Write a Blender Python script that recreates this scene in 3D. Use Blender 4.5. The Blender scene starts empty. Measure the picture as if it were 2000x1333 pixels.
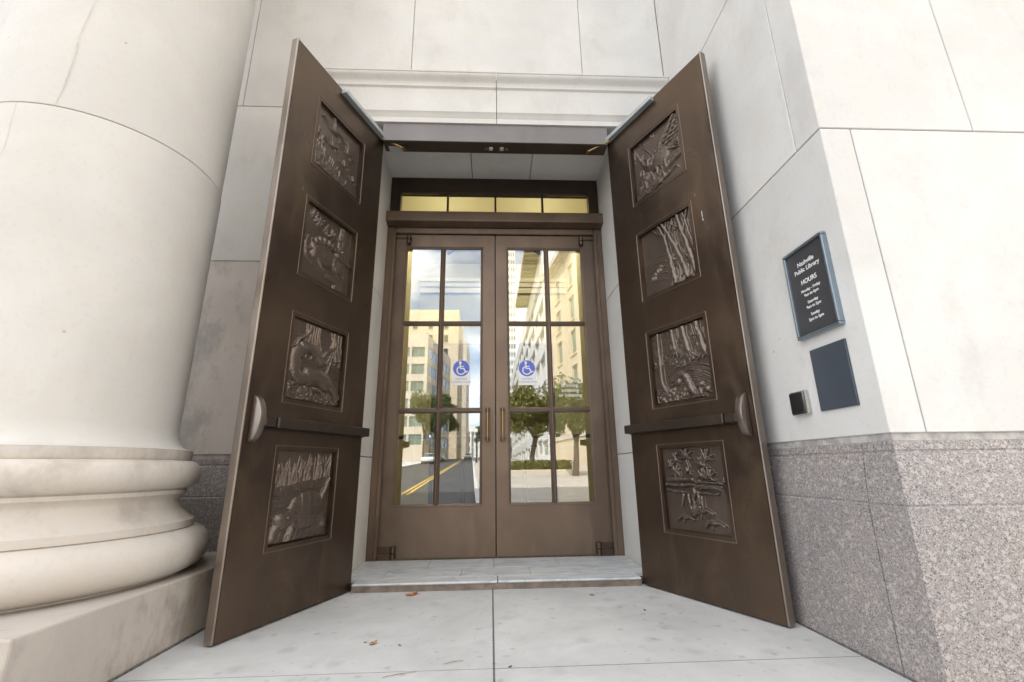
import bpy, bmesh, math, random
import numpy as np
from mathutils import Matrix, Vector

# ------------------------------------------------------------------ camera, sky, sun, exposure
U = 0.82                      # metres per layout unit used for the entrance
R = math.radians
sc = bpy.context.scene
COL = sc.collection

cam_d = bpy.data.cameras.new("camera")
cam = bpy.data.objects.new("camera", cam_d)
COL.objects.link(cam)
sc.camera = cam
cam_d.sensor_width = 36.0
cam_d.lens = 16.0
cam_d.clip_start = 0.05
cam_d.clip_end = 3000.0


def cam_axes(p, y, r):
    f = Vector((math.sin(y) * math.cos(p), math.cos(y) * math.cos(p), math.sin(p)))
    rt = Vector((math.cos(y), -math.sin(y), 0))
    up = rt.cross(f)
    return rt * math.cos(r) + up * math.sin(r), -rt * math.sin(r) + up * math.cos(r), f


_rt, _up, _f = cam_axes(R(15.5725), R(2.76876), R(-0.774746))
cam.matrix_world = Matrix(((_rt.x, _up.x, -_f.x, -0.057 * U), (_rt.y, _up.y, -_f.y, -3.83 * U),
                           (_rt.z, _up.z, -_f.z, 0.90 * U), (0, 0, 0, 1)))

SUN_AZ, SUN_EL = R(-32), R(50)     # azimuth measured from +Y towards +X; the sun stands behind the library
SUN_DIR = Vector((math.sin(SUN_AZ) * math.cos(SUN_EL), math.cos(SUN_AZ) * math.cos(SUN_EL), math.sin(SUN_EL)))
world = bpy.data.worlds.new("World")
sc.world = world
world.use_nodes = True
wn, wl = world.node_tree.nodes, world.node_tree.links
wn.clear()
w_out = wn.new("ShaderNodeOutputWorld")
w_bg = wn.new("ShaderNodeBackground")
w_sky = wn.new("ShaderNodeTexSky")
w_sky.sky_type = 'NISHITA'
w_sky.sun_disc = False
w_sky.sun_elevation = SUN_EL
w_sky.sun_rotation = SUN_AZ
w_sky.air_density = 1.0
w_sky.dust_density = 1.5
w_sky.ozone_density = 1.0
w_tc = wn.new("ShaderNodeTexCoord")
w_map = wn.new("ShaderNodeMapping")
w_map.inputs['Scale'].default_value = (1.0, 1.0, 1.9)
w_map.inputs['Location'].default_value = (3.1, 0.4, 1.7)
w_noise = wn.new("ShaderNodeTexNoise")
w_noise.inputs['Scale'].default_value = 2.1
w_noise.inputs['Detail'].default_value = 5.0
w_noise.inputs['Roughness'].default_value = 0.55
w_ramp = wn.new("ShaderNodeMapRange")
w_ramp.interpolation_type = 'SMOOTHSTEP'
w_ramp.inputs['From Min'].default_value = 0.36
w_ramp.inputs['From Max'].default_value = 0.53
w_mix = wn.new("ShaderNodeMix")
w_mix.data_type = 'RGBA'
w_mix.inputs[7].default_value = (9.05, 9.15, 9.35, 1)     # cloud radiance in the sky node's units
wl.new(w_tc.outputs['Generated'], w_map.inputs['Vector'])
wl.new(w_map.outputs['Vector'], w_noise.inputs['Vector'])
wl.new(w_noise.outputs['Fac'], w_ramp.inputs['Value'])
wl.new(w_ramp.outputs['Result'], w_mix.inputs[0])
wl.new(w_sky.outputs['Color'], w_mix.inputs[6])
wl.new(w_mix.outputs[2], w_bg.inputs['Color'])
w_bg.inputs['Strength'].default_value = 0.12
wl.new(w_bg.outputs['Background'], w_out.inputs['Surface'])

sun_d = bpy.data.lights.new("sun", 'SUN')
sun_d.energy = 3.2
sun_d.angle = R(0.53)
sun_d.color = (1.0, 0.95, 0.87)
sun = bpy.data.objects.new("sun", sun_d)
COL.objects.link(sun)
sun.rotation_mode = 'QUATERNION'
sun.rotation_quaternion = (-SUN_DIR).to_track_quat('-Z', 'Y')
sun.location = SUN_DIR * 60

vs = sc.view_settings
vs.view_transform = 'Standard'
vs.look = 'None'
vs.gamma = 1.0
vs.exposure = 1.50
vs.use_curve_mapping = False
sc.cycles.use_denoising = True
sc.cycles.max_bounces = 7
sc.cycles.diffuse_bounces = 4
sc.cycles.glossy_bounces = 4
sc.cycles.use_adaptive_sampling = True
sc.cycles.adaptive_threshold = 0.02
sc.cycles.transparent_max_bounces = 16
sc.cycles.sample_clamp_indirect = 6.0
random.seed(7)


# ------------------------------------------------------------------ materials
class NT:
    def __init__(s, name):
        s.m = bpy.data.materials.new(name)
        s.m.use_nodes = True
        s.n, s.l = s.m.node_tree.nodes, s.m.node_tree.links
        s.b = s.n["Principled BSDF"]
        s.out = s.n["Material Output"]

    def node(s, t, **kw):
        n = s.n.new(t)
        for k, v in kw.items():
            if isinstance(v, bpy.types.NodeSocket):
                s.l.new(v, n.inputs[k])
            elif k in n.inputs:
                n.inputs[k].default_value = v
            else:
                setattr(n, k, v)
        return n

    def link(s, a, b):
        s.l.new(a, b)

    def coord(s, kind='Object', scale=(1, 1, 1), loc=(0, 0, 0), world=False):
        if world:
            v = s.node("ShaderNodeNewGeometry").outputs['Position']
        else:
            v = s.node("ShaderNodeTexCoord").outputs[kind]
        mp = s.node("ShaderNodeMapping", Vector=v, Scale=scale, Location=loc)
        return mp.outputs['Vector']

    def noise(s, vec, scale, detail=5, rough=0.55, dist=0.0):
        return s.node("ShaderNodeTexNoise", Vector=vec, Scale=scale, Detail=detail, Roughness=rough, Distortion=dist).outputs['Fac']

    def rng(s, v, a, b, c=0.0, d=1.0, smooth=True):
        n = s.node("ShaderNodeMapRange", Value=v)
        n.inputs['From Min'].default_value = a
        n.inputs['From Max'].default_value = b
        n.inputs['To Min'].default_value = c
        n.inputs['To Max'].default_value = d
        if smooth:
            n.interpolation_type = 'SMOOTHSTEP'
        return n.outputs['Result']

    def mix(s, f, a, b, blend='MIX'):
        n = s.node("ShaderNodeMix")
        n.data_type = 'RGBA'
        n.blend_type = blend
        for i, v in ((0, f), (6, a), (7, b)):
            if isinstance(v, bpy.types.NodeSocket):
                s.l.new(v, n.inputs[i])
            elif i == 0:
                n.inputs[0].default_value = v
            else:
                n.inputs[i].default_value = (*v, 1) if len(v) == 3 else v
        return n.outputs[2]

    def math(s, op, a, b=0.0):
        n = s.node("ShaderNodeMath")
        n.operation = op
        for i, v in ((0, a), (1, b)):
            if isinstance(v, bpy.types.NodeSocket):
                s.l.new(v, n.inputs[i])
            else:
                n.inputs[i].default_value = v
        return n.outputs[0]

    def bump(s, h, strength=0.2, dist=0.01):
        n = s.node("ShaderNodeBump", Height=h, Strength=strength, Distance=dist)
        s.l.new(n.outputs['Normal'], s.b.inputs['Normal'])
        return n

    def base(s, c):
        if isinstance(c, bpy.types.NodeSocket):
            s.l.new(c, s.b.inputs['Base Color'])
        else:
            s.b.inputs['Base Color'].default_value = (*c, 1)

    def set(s, **kw):
        for k, v in kw.items():
            k = k.replace('_', ' ')
            if isinstance(v, bpy.types.NodeSocket):
                s.l.new(v, s.b.inputs[k])
            else:
                s.b.inputs[k].default_value = v


def mat_simple(name, c, rough=0.6, metal=0.0, var=0.12, scale=6.0, bump=0.0):
    t = NT(name)
    v = t.coord(world=True)
    n = t.noise(v, scale, 3)
    lo = tuple(x * (1 - var) for x in c)
    hi = tuple(min(1, x * (1 + var)) for x in c)
    t.base(t.mix(t.rng(n, 0.3, 0.7), lo, hi))
    t.set(Roughness=rough, Metallic=metal)
    if bump:
        t.bump(t.noise(v, scale * 14, 1), bump, 0.004)
    return t.m


def mat_limestone(name, c, stain=0.25, dirt=(0.42, 0.39, 0.36), dirt_lo=0.60):
    t = NT(name)
    v = t.coord(world=True)
    rnd = t.node("ShaderNodeObjectInfo").outputs['Random']
    rv = t.node("ShaderNodeVectorMath", operation='ADD')
    t.link(v, rv.inputs[0])
    cmb = t.node("ShaderNodeCombineXYZ")
    t.link(t.math('MULTIPLY', rnd, 31.0), cmb.inputs[0])
    t.link(t.math('MULTIPLY', rnd, 17.0), cmb.inputs[2])
    t.link(cmb.outputs[0], rv.inputs[1])
    p = rv.outputs[0]
    big = t.noise(p, 1.1, 3, 0.6, 0.4)
    fine = t.noise(p, 38, 2, 0.7)
    mid = t.noise(p, 7, 3, 0.62, 0.6)
    a = tuple(x * 0.91 for x in c)
    b = tuple(min(1, x * 1.04) for x in c)
    col = t.mix(t.rng(big, 0.3, 0.7), a, b)
    col = t.mix(t.math('MULTIPLY', t.rng(mid, 0.35, 0.75), 0.16), col, (0.62, 0.54, 0.44))
    col = t.mix(t.math('MULTIPLY', t.rng(fine, 0.52, 0.72), 0.16), col, tuple(x * 0.72 for x in c))
    bright = t.math('ADD', 0.97, t.math('MULTIPLY', rnd, 0.045))
    cb = t.node("ShaderNodeCombineColor")
    for i in range(3):
        t.link(bright, cb.inputs[i])
    col = t.mix(1.0, col, cb.outputs[0], 'MULTIPLY')
    # weather stains with shapes of their own
    sn = t.noise(t.coord(world=True, scale=(1, 1, 0.6)), 2.6, 5, 0.72, 0.0)
    sm = t.math('MULTIPLY', t.rng(sn, dirt_lo - 0.09, dirt_lo + 0.1), stain)
    col = t.mix(sm, col, dirt)
    # pits and small scuffs
    vo = t.node("ShaderNodeTexVoronoi", Vector=p, Scale=5.5)
    pit = t.math('MULTIPLY', t.rng(vo.outputs['Distance'], 0.05, 0.02), t.rng(t.noise(p, 3.1, 2), 0.44, 0.55))
    col = t.mix(t.math('MULTIPLY', pit, 0.65), col, (0.3, 0.27, 0.24))
    t.base(col)
    t.set(Roughness=0.72)
    t.b.inputs['Specular IOR Level'].default_value = 0.3
    t.bump(fine, 0.22, 0.005)
    return t.m


def mat_granite(name, warm=1.0):
    t = NT(name)
    v = t.coord(world=True)
    v1 = t.node("ShaderNodeTexVoronoi", Vector=v, Scale=230)
    v1.inputs['Randomness'].default_value = 1
    v2 = t.node("ShaderNodeTexVoronoi", Vector=v, Scale=85)
    n1 = t.noise(v, 260, 1, 0.6)
    big = t.noise(v, 2.4, 3, 0.6)
    sep = t.node("ShaderNodeSeparateColor")
    t.link(v1.outputs['Color'], sep.inputs[0])
    ramp = t.node("ShaderNodeValToRGB")
    cr = ramp.color_ramp
    cr.interpolation = 'CONSTANT'
    cols = [(0.0, (0.14, 0.132, 0.135)), (0.10, (0.24, 0.228, 0.23)), (0.34, (0.315, 0.295, 0.292)), (0.60, (0.375, 0.325, 0.31)),
            (0.82, (0.40, 0.385, 0.375)), (0.94, (0.50, 0.485, 0.47))]
    cr.elements[0].position, cr.elements[0].color = cols[0][0], (*cols[0][1], 1)
    cr.elements[1].position, cr.elements[1].color = cols[1][0], (*cols[1][1], 1)
    for ps, c in cols[2:]:
        e = cr.elements.new(ps)
        e.color = (*c, 1)
    t.link(sep.outputs[0], ramp.inputs['Fac'])
    sep2 = t.node("ShaderNodeSeparateColor")
    t.link(v2.outputs['Color'], sep2.inputs[0])
    col = t.mix(t.math('MULTIPLY', t.rng(sep2.outputs[0], 0.88, 0.92), 0.7), ramp.outputs['Color'], (0.52, 0.48, 0.455))
    col = t.mix(t.math('MULTIPLY', t.rng(n1, 0.64, 0.72), 0.5), col, (0.09, 0.09, 0.095))
    col = t.mix(t.rng(big, 0.3, 0.7), t.mix(1.0, col, (0.86, 0.85, 0.85), 'MULTIPLY'), t.mix(1.0, col, (1.0, 0.965, 0.93), 'MULTIPLY'))
    t.base(col)
    t.set(Roughness=0.55)
    t.bump(n1, 0.10, 0.002)
    return t.m


def mat_concrete(name, c=(0.535, 0.53, 0.515)):
    t = NT(name)
    v = t.coord(world=True)
    big = t.noise(v, 1.3, 4, 0.65, 0.5)
    mid = t.noise(v, 9, 4, 0.65)
    fine = t.noise(v, 160, 2, 0.6)
    col = t.mix(t.rng(big, 0.28, 0.72), tuple(x * 0.86 for x in c), tuple(x * 1.10 for x in c))
    col = t.mix(t.math('MULTIPLY', t.rng(mid, 0.45, 0.75), 0.30), col, tuple(x * 0.72 for x in c))
    col = t.mix(t.math('MULTIPLY', t.rng(fine, 0.6, 0.75), 0.25), col, tuple(x * 0.55 for x in c))
    # trodden spots: flat dark patches of old gum and grime
    for sc_, r0, r1, th, k in ((6.5, 0.36, 0.06, 0.58, 0.30), (15.0, 0.30, 0.08, 0.66, 0.46), (42.0, 0.22, 0.10, 0.84, 0.7)):
        dn = t.node("ShaderNodeMix")
        dn.data_type = 'VECTOR'
        dist = t.node("ShaderNodeTexNoise", Vector=v, Scale=16.0, Detail=3.0)
        dn.inputs[0].default_value = 0.05
        t.link(v, dn.inputs[4])
        t.link(dist.outputs['Color'], dn.inputs[5])
        vo = t.node("ShaderNodeTexVoronoi", Vector=dn.outputs[1], Scale=sc_)
        s2 = t.node("ShaderNodeSeparateColor")
        t.link(vo.outputs['Color'], s2.inputs[0])
        m = t.math('MULTIPLY', t.rng(vo.outputs['Distance'], r0, r1), t.rng(s2.outputs[1], th, th + 0.05))
        col = t.mix(t.math('MULTIPLY', m, k), col, (0.27, 0.265, 0.26))
    t.base(col)
    t.set(Roughness=0.85)
    t.b.inputs['Specular IOR Level'].default_value = 0.25
    t.bump(t.noise(t.coord(world=True, scale=(210, 60, 60)), 1.0, 1), 0.22, 0.004)
    return t.m


def mat_bronze(name, c1, c2, c3, rough=(0.34, 0.5), metal=0.8, drips=True, wear_highlight=0.0):
    t = NT(name)
    v = t.coord('Object')
    big = t.noise(v, 1.7, 4, 0.5, 0.6)
    mid = t.noise(t.coord('Object', scale=(1, 1, 0.45)), 5.5, 4, 0.6, 0.8)
    fine = t.noise(v, 60, 2, 0.65)
    col = t.mix(t.rng(big, 0.32, 0.68), c1, c2)
    col = t.mix(t.math('MULTIPLY', t.rng(mid, 0.45, 0.85), 0.6), col, c3)
    col = t.mix(t.math('MULTIPLY', t.rng(fine, 0.6, 0.75), 0.16), col, tuple(x * 0.5 for x in c1))
    if drips:
        vo = t.node("ShaderNodeTexVoronoi", Vector=t.coord('Object', scale=(1, 1, 0.3)), Scale=9.0)
        s2 = t.node("ShaderNodeSeparateColor")
        t.link(vo.outputs['Color'], s2.inputs[0])
        m = t.math('MULTIPLY', t.rng(vo.outputs['Distance'], 0.05, 0.02), t.rng(s2.outputs[0], 0.88, 0.9))
        col = t.mix(t.math('MULTIPLY', m, 0.5), col, (0.45, 0.46, 0.44))
    if wear_highlight:
        pt = t.node("ShaderNodeNewGeometry").outputs['Pointiness']
        col = t.mix(t.math('MULTIPLY', t.rng(pt, 0.52, 0.62), wear_highlight), col, (0.42, 0.37, 0.33))  # convex ridges made paler: polished wear plus painted-in highlights
    t.base(col)
    t.set(Metallic=metal, Roughness=t.rng(mid, 0.25, 0.75, rough[0], rough[1]))
    t.bump(fine, 0.05, 0.003)
    return t.m


def mat_marble(name):
    t = NT(name)
    v = t.coord(world=True, scale=(0.7, 1.6, 1))
    n = t.noise(v, 5, 5, 0.65, 1.8)
    big = t.noise(v, 2.3, 2)
    col = t.mix(t.rng(n, 0.42, 0.62), (0.60, 0.62, 0.63), (0.42, 0.45, 0.46))
    col = t.mix(t.math('MULTIPLY', t.rng(big, 0.4, 0.7), 0.4), col, (0.62, 0.60, 0.56))
    t.base(col)
    t.set(Roughness=0.38)
    return t.m


def mat_glass(name, refl=0.30, tint=(0.93, 0.95, 0.92), wav=0.018):
    t = NT(name)
    t.n.remove(t.b)
    tr = t.node("ShaderNodeBsdfTransparent")
    tr.inputs['Color'].default_value = (*tint, 1)
    gl = t.node("ShaderNodeBsdfGlossy")
    gl.inputs['Roughness'].default_value = 0.0
    gl.inputs['Color'].default_value = (0.97, 0.98, 1.0, 1)
    v = t.coord(world=True)
    bp = t.node("ShaderNodeBump", Height=t.noise(v, 1.6, 1, 0.4), Strength=wav, Distance=0.02)
    t.link(bp.outputs['Normal'], gl.inputs['Normal'])
    lw = t.node("ShaderNodeLayerWeight", Blend=0.25)
    f = t.math('ADD', refl, t.math('MULTIPLY', lw.outputs['Fresnel'], 0.6))
    f = t.math('MINIMUM', f, 0.95)
    mx = t.node("ShaderNodeMixShader")
    t.link(f, mx.inputs[0])
    t.link(tr.outputs[0], mx.inputs[1])
    t.link(gl.outputs[0], mx.inputs[2])
    t.link(mx.outputs[0], t.out.inputs['Surface'])
    return t.m


def mat_emit(name, c, s):
    t = NT(name)
    t.base(c)
    t.b.inputs['Emission Color'].default_value = (*c, 1)
    t.b.inputs['Emission Strength'].default_value = s
    return t.m


M = {}
M['lime'] = mat_limestone("limestone", (0.655, 0.645, 0.625), 0.24)
M['lime_dirty'] = mat_limestone("limestone_weathered", (0.64, 0.60, 0.565), 0.75, (0.36, 0.34, 0.34), 0.56)
M['lime_col'] = mat_limestone("limestone_cream", (0.625, 0.60, 0.56), 0.16, (0.50, 0.43, 0.34), 0.58)
M['lime_base'] = mat_limestone("limestone_cream_worn", (0.585, 0.535, 0.475), 0.6, (0.36, 0.31, 0.26), 0.56)
M['plinth'] = mat_limestone("limestone_plinth", (0.48, 0.43, 0.38), 0.7, (0.27, 0.23, 0.20), 0.54)
M['mortar'] = mat_simple("mortar", (0.42, 0.40, 0.38), 0.9, 0, 0.25, 20)
M['granite'] = mat_granite("granite")
M['concrete'] = mat_concrete("concrete")
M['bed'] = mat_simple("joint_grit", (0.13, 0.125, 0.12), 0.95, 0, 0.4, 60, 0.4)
M['bronze'] = mat_bronze("bronze", (0.104, 0.077, 0.061), (0.150, 0.107, 0.077), (0.21, 0.148, 0.094), (0.27, 0.40), 0.9)
M['bronze_edge'] = mat_bronze("bronze_worn_edge", (0.22, 0.185, 0.16), (0.30, 0.25, 0.21), (0.36, 0.33, 0.30), (0.28, 0.42), 0.9)
M['relief'] = mat_bronze("bronze_relief", (0.125, 0.097, 0.079), (0.15, 0.117, 0.095), (0.185, 0.146, 0.117), (0.31, 0.42), 0.7, False, 0.55)
M['bronze_bar'] = mat_bronze("bronze_dark_bar", (0.062, 0.047, 0.038), (0.085, 0.063, 0.048), (0.12, 0.088, 0.062), (0.32, 0.45), 0.7, False)
M['bronze_pale'] = mat_bronze("bronze_frame", (0.17, 0.125, 0.098), (0.215, 0.160, 0.122), (0.26, 0.195, 0.145), (0.36, 0.5), 0.8, False)
M['bronze_patina'] = mat_bronze("bronze_patina", (0.175, 0.16, 0.155), (0.215, 0.20, 0.195), (0.25, 0.245, 0.245), (0.45, 0.6), 0.5, False)
M['bronze_deep'] = mat_bronze("bronze_deep", (0.060, 0.043, 0.033), (0.08, 0.058, 0.043), (0.10, 0.07, 0.05), (0.4, 0.5), 0.7, False)
M['brass'] = mat_bronze("brass", (0.30, 0.21, 0.10), (0.38, 0.27, 0.13), (0.22, 0.15, 0.08), (0.22, 0.35), 0.95, False)
M['steel'] = mat_simple("grey_metal", (0.50, 0.54, 0.56), 0.42, 0.6, 0.08, 20)
M['sign_metal'] = mat_simple("anodised_frame", (0.30, 0.36, 0.42), 0.28, 0.85, 0.06, 10)
M['sign_black'] = mat_simple("black_board", (0.045, 0.045, 0.05), 0.45, 0, 0.08, 10)
M['slate'] = mat_simple("slate_plate", (0.055, 0.068, 0.088), 0.35, 0.1, 0.08, 5)
M['chrome'] = mat_simple("polished_metal", (0.55, 0.56, 0.58), 0.18, 1.0, 0.05, 10)
M['black'] = mat_simple("black_metal", (0.025, 0.027, 0.03), 0.4, 0.4, 0.1, 10)
M['white_paint'] = mat_simple("white_lettering", (0.85, 0.85, 0.85), 0.5, 0, 0.02, 10)
M['blue'] = mat_simple("sticker_blue", (0.11, 0.16, 0.62), 0.4, 0, 0.03, 10)
M['grey_ink'] = mat_simple("grey_ink", (0.28, 0.28, 0.42), 0.5, 0, 0.05, 10)
M['marble'] = mat_marble("marble")
M['threshold'] = mat_simple("threshold_metal", (0.27, 0.225, 0.19), 0.5, 0.45, 0.25, 14, 0.2)
M['glass'] = mat_glass("door_glass", 0.25)
M['glass_top'] = mat_glass("transom_glass", 0.03)
M['yellow_wall'] = mat_simple("yellow_paint", (0.58, 0.52, 0.31), 0.7, 0, 0.03, 2)
M['cream'] = mat_simple("cream_paint", (0.72, 0.65, 0.47), 0.7, 0, 0.03, 2)
M['inner_floor'] = mat_simple("inner_floor_stone", (0.28, 0.27, 0.25), 0.3, 0, 0.1, 5)
M['lamp'] = mat_emit("lamp_diffuser", (1.0, 0.92, 0.78), 24.0)
M['lamp_dim'] = mat_emit("lamp_diffuser_dim", (1.0, 0.92, 0.78), 8.0)
M['leaf_dry'] = mat_simple("dry_leaf", (0.34, 0.13, 0.045), 0.7, 0, 0.35, 60, 0.2)
M['leaf_tan'] = mat_simple("tan_leaf", (0.30, 0.18, 0.10), 0.7, 0, 0.35, 60, 0.2)
M['twig'] = mat_simple("dry_twig", (0.27, 0.22, 0.18), 0.8, 0, 0.2, 60)
M['asphalt'] = mat_simple("asphalt", (0.05, 0.05, 0.052), 0.85, 0, 0.25, 3, 0.3)
M['yellow_line'] = mat_simple("road_yellow", (0.62, 0.40, 0.06), 0.7, 0, 0.15, 10)
M['terrain'] = mat_simple("ground_pale", (0.25, 0.24, 0.21), 0.9, 0, 0.2, 0.5)
M['plaza'] = mat_simple("plaza_paving", (0.40, 0.36, 0.31), 0.8, 0, 0.15, 1.2, 0.2)
M['beige'] = mat_simple("beige_stone", (0.56, 0.47, 0.34), 0.8, 0, 0.07, 0.4)
M['beige_pale'] = mat_simple("pale_beige_stone", (0.55, 0.49, 0.40), 0.8, 0, 0.06, 0.4)
M['white_wall'] = mat_simple("white_wall", (0.66, 0.65, 0.62), 0.75, 0, 0.05, 0.4)
M['win_dark'] = mat_simple("window_glass_dark", (0.05, 0.065, 0.06), 0.08, 0.0, 0.2, 0.3)
M['win_green'] = mat_simple("window_glass_green", (0.15, 0.20, 0.17), 0.12, 0.0, 0.2, 0.3)
M['win_blue'] = mat_simple("window_glass_blue", (0.17, 0.27, 0.42), 0.06, 0.3, 0.15, 0.3)
M['olive'] = mat_simple("ribbon_glass_olive", (0.22, 0.21, 0.15), 0.15, 0.0, 0.2, 0.3)
M['bark'] = mat_simple("bark", (0.10, 0.075, 0.055), 0.9, 0, 0.3, 12, 0.5)
M['foliage'] = mat_simple("foliage", (0.085, 0.115, 0.035), 0.7, 0, 0.45, 1.8)
M['foliage2'] = mat_simple("foliage_yellow", (0.16, 0.155, 0.03), 0.7, 0, 0.4, 1.8)
M['tyre'] = mat_simple("tyre", (0.02, 0.02, 0.02), 0.8)
M['car_silver'] = mat_simple("car_silver", (0.48, 0.49, 0.50), 0.25, 0.6, 0.03)
M['car_white'] = mat_simple("car_white", (0.75, 0.75, 0.74), 0.3, 0, 0.03)
M['car_red'] = mat_simple("car_red", (0.25, 0.05, 0.035), 0.3, 0, 0.05)


# ------------------------------------------------------------------ mesh helpers
class MB:
    """collects faces in layout units; build() writes them as one mesh object"""

    def __init__(s, k=U):
        s.v, s.f, s.k = [], [], k

    def add(s, vs_, fs):
        o = len(s.v)
        s.v += [tuple(p) for p in vs_]
        s.f += [tuple(i + o for i in f) for f in fs]
        return s

    def box(s, x0, x1, y0, y1, z0, z1):
        v = [(x0, y0, z0), (x1, y0, z0), (x1, y1, z0), (x0, y1, z0), (x0, y0, z1), (x1, y0, z1), (x1, y1, z1), (x0, y1, z1)]
        return s.add(v, [(3, 2, 1, 0), (4, 5, 6, 7), (0, 1, 5, 4), (1, 2, 6, 5), (2, 3, 7, 6), (3, 0, 4, 7)])

    def prism(s, poly, a, b, axis='y'):
        """poly is a ccw 2D outline; axis y: (x,z), axis z: (x,y), axis x: (y,z)"""
        n = len(poly)

        def P(p, t):
            return (p[0], t, p[1]) if axis == 'y' else ((p[0], p[1], t) if axis == 'z' else (t, p[0], p[1]))
        v = [P(p, a) for p in poly] + [P(p, b) for p in poly]
        f = [tuple(range(n)), tuple(range(2 * n - 1, n - 1, -1))]
        f += [(i, i + n, (i + 1) % n + n, (i + 1) % n) for i in range(n)]
        return s.add(v, f)

    def tube(s, pts, rad, n=10, cap=True):
        pts = [Vector(p) for p in pts]
        if not hasattr(rad, '__len__'):
            rad = [rad] * len(pts)
        rings, ref = [], None
        for i, p in enumerate(pts):
            d = (pts[min(i + 1, len(pts) - 1)] - pts[max(i - 1, 0)]).normalized()
            if ref is None:
                ref = Vector((0, 0, 1)) if abs(d.z) < 0.9 else Vector((1, 0, 0))
            a = d.cross(ref).normalized()
            b = d.cross(a).normalized()
            ref = b.cross(d) * -1 if False else ref
            rings.append([p + a * rad[i] * math.cos(2 * math.pi * k / n) + b * rad[i] * math.sin(2 * math.pi * k / n) for k in range(n)])
        v = [q for r in rings for q in r]
        f = []
        for i in range(len(pts) - 1):
            for k in range(n):
                f.append((i * n + k, i * n + (k + 1) % n, (i + 1) * n + (k + 1) % n, (i + 1) * n + k))
        if cap:
            f.append(tuple(range(n - 1, -1, -1)))
            f.append(tuple((len(pts) - 1) * n + k for k in range(n)))
        return s.add(v, f)

    def lathe(s, prof, cx, cy, n=96):
        v = []
        for r, z in prof:
            for k in range(n):
                a = 2 * math.pi * k / n
                v.append((cx + r * math.cos(a), cy + r * math.sin(a), z))
        m = len(prof)
        f = [(i * n + k, i * n + (k + 1) % n, (i + 1) * n + (k + 1) % n, (i + 1) * n + k) for i in range(m - 1) for k in range(n)]
        f.append(tuple(range(n - 1, -1, -1)))
        f.append(tuple((m - 1) * n + k for k in range(n)))
        return s.add(v, f)

    def sweep(s, prof, path):
        """prof: (outward, z) closed outline; path: plan points, outward is to the right of travel; mitred corners"""
        P = [Vector(p) for p in path]
        n = len(prof)
        v = []
        for i, p in enumerate(P):
            d0 = (P[i] - P[i - 1]).normalized() if i else None
            d1 = (P[i + 1] - P[i]).normalized() if i < len(P) - 1 else None
            n0 = Vector((d0.y, -d0.x)) if d0 else None
            n1 = Vector((d1.y, -d1.x)) if d1 else None
            if n0 and n1:
                o = (n0 + n1) / (1 + n0.dot(n1))
            else:
                o = n0 or n1
            v += [(p.x + o.x * a, p.y + o.y * a, z) for a, z in prof]
        f = []
        for i in range(len(P) - 1):
            for k in range(n):
                f.append((i * n + k, i * n + (k + 1) % n, (i + 1) * n + (k + 1) % n, (i + 1) * n + k))
        f.append(tuple(range(n - 1, -1, -1)))
        f.append(tuple((len(P) - 1) * n + k for k in range(n)))
        return s.add(v, f)

    def grid_wall(s, o, du, dv, W, H, holes, depth):
        """a wall face with rectangular openings and their reveals; o corner, du/dv unit directions, depth inwards along du x dv negative"""
        o, du, dv = Vector(o), Vector(du), Vector(dv)
        nn = du.cross(dv)
        us = sorted({0.0, W, *[h[0] for h in holes], *[h[1] for h in holes]})
        vs_ = sorted({0.0, H, *[h[2] for h in holes], *[h[3] for h in holes]})

        def P(a, b, d=0.0):
            return o + du * a + dv * b - nn * d
        for i in range(len(us) - 1):
            for j in range(len(vs_) - 1):
                cu, cv = (us[i] + us[i + 1]) / 2, (vs_[j] + vs_[j + 1]) / 2
                if any(h[0] < cu < h[1] and h[2] < cv < h[3] for h in holes):
                    continue
                s.add([P(us[i], vs_[j]), P(us[i + 1], vs_[j]), P(us[i + 1], vs_[j + 1]), P(us[i], vs_[j + 1])], [(0, 1, 2, 3)])
        for a, b, c, d in holes:
            q = [(a, c), (b, c), (b, d), (a, d)]
            for k in range(4):
                p0, p1 = q[k], q[(k + 1) % 4]
                s.add([P(*p0), P(*p1), P(*p1, depth), P(*p0, depth)], [(3, 2, 1, 0)])
        return s

    def build(s, name, mat, parent=None, bevel=0.0, smooth=False, seg=1, origin=None, local=False, weld=False, recalc=True):
        me = bpy.data.meshes.new(name)
        org = Vector((0, 0, 0))
        if parent is not None and not local:
            org = parent.get("_org")
            org = Vector(org) if org is not None else Vector((0, 0, 0))
        if origin is not None:
            org = Vector(origin)
        me.from_pydata([tuple(Vector(p) * s.k - org) for p in s.v], [], s.f)
        if bevel or weld or recalc:
            bm = bmesh.new()
            bm.from_mesh(me)
            if weld:
                bmesh.ops.remove_doubles(bm, verts=bm.verts, dist=1e-5)
            if recalc:
                bmesh.ops.recalc_face_normals(bm, faces=bm.faces)
            if bevel:
                ed = [e for e in bm.edges if e.is_manifold and e.calc_face_angle(0) > 0.5]
                bmesh.ops.bevel(bm, geom=ed, offset=bevel, segments=seg, affect='EDGES', profile=0.5)
            bm.to_mesh(me)
            bm.free()
        if smooth:
            me.shade_smooth()
            if smooth != 'all':
                me.set_sharp_from_angle(angle=R(38))
        me.materials.append(M[mat] if isinstance(mat, str) else mat)
        ob = bpy.data.objects.new(name, me)
        COL.objects.link(ob)
        if parent is not None:
            ob.parent = parent
        elif origin is not None:
            ob.location = org
        return ob


def tag(o, label, cat, group=None, kind=None):
    if label:
        o["label"] = label
    if cat:
        o["category"] = cat
    if group:
        o["group"] = group
    if kind:
        o["kind"] = kind
    return o


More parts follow.
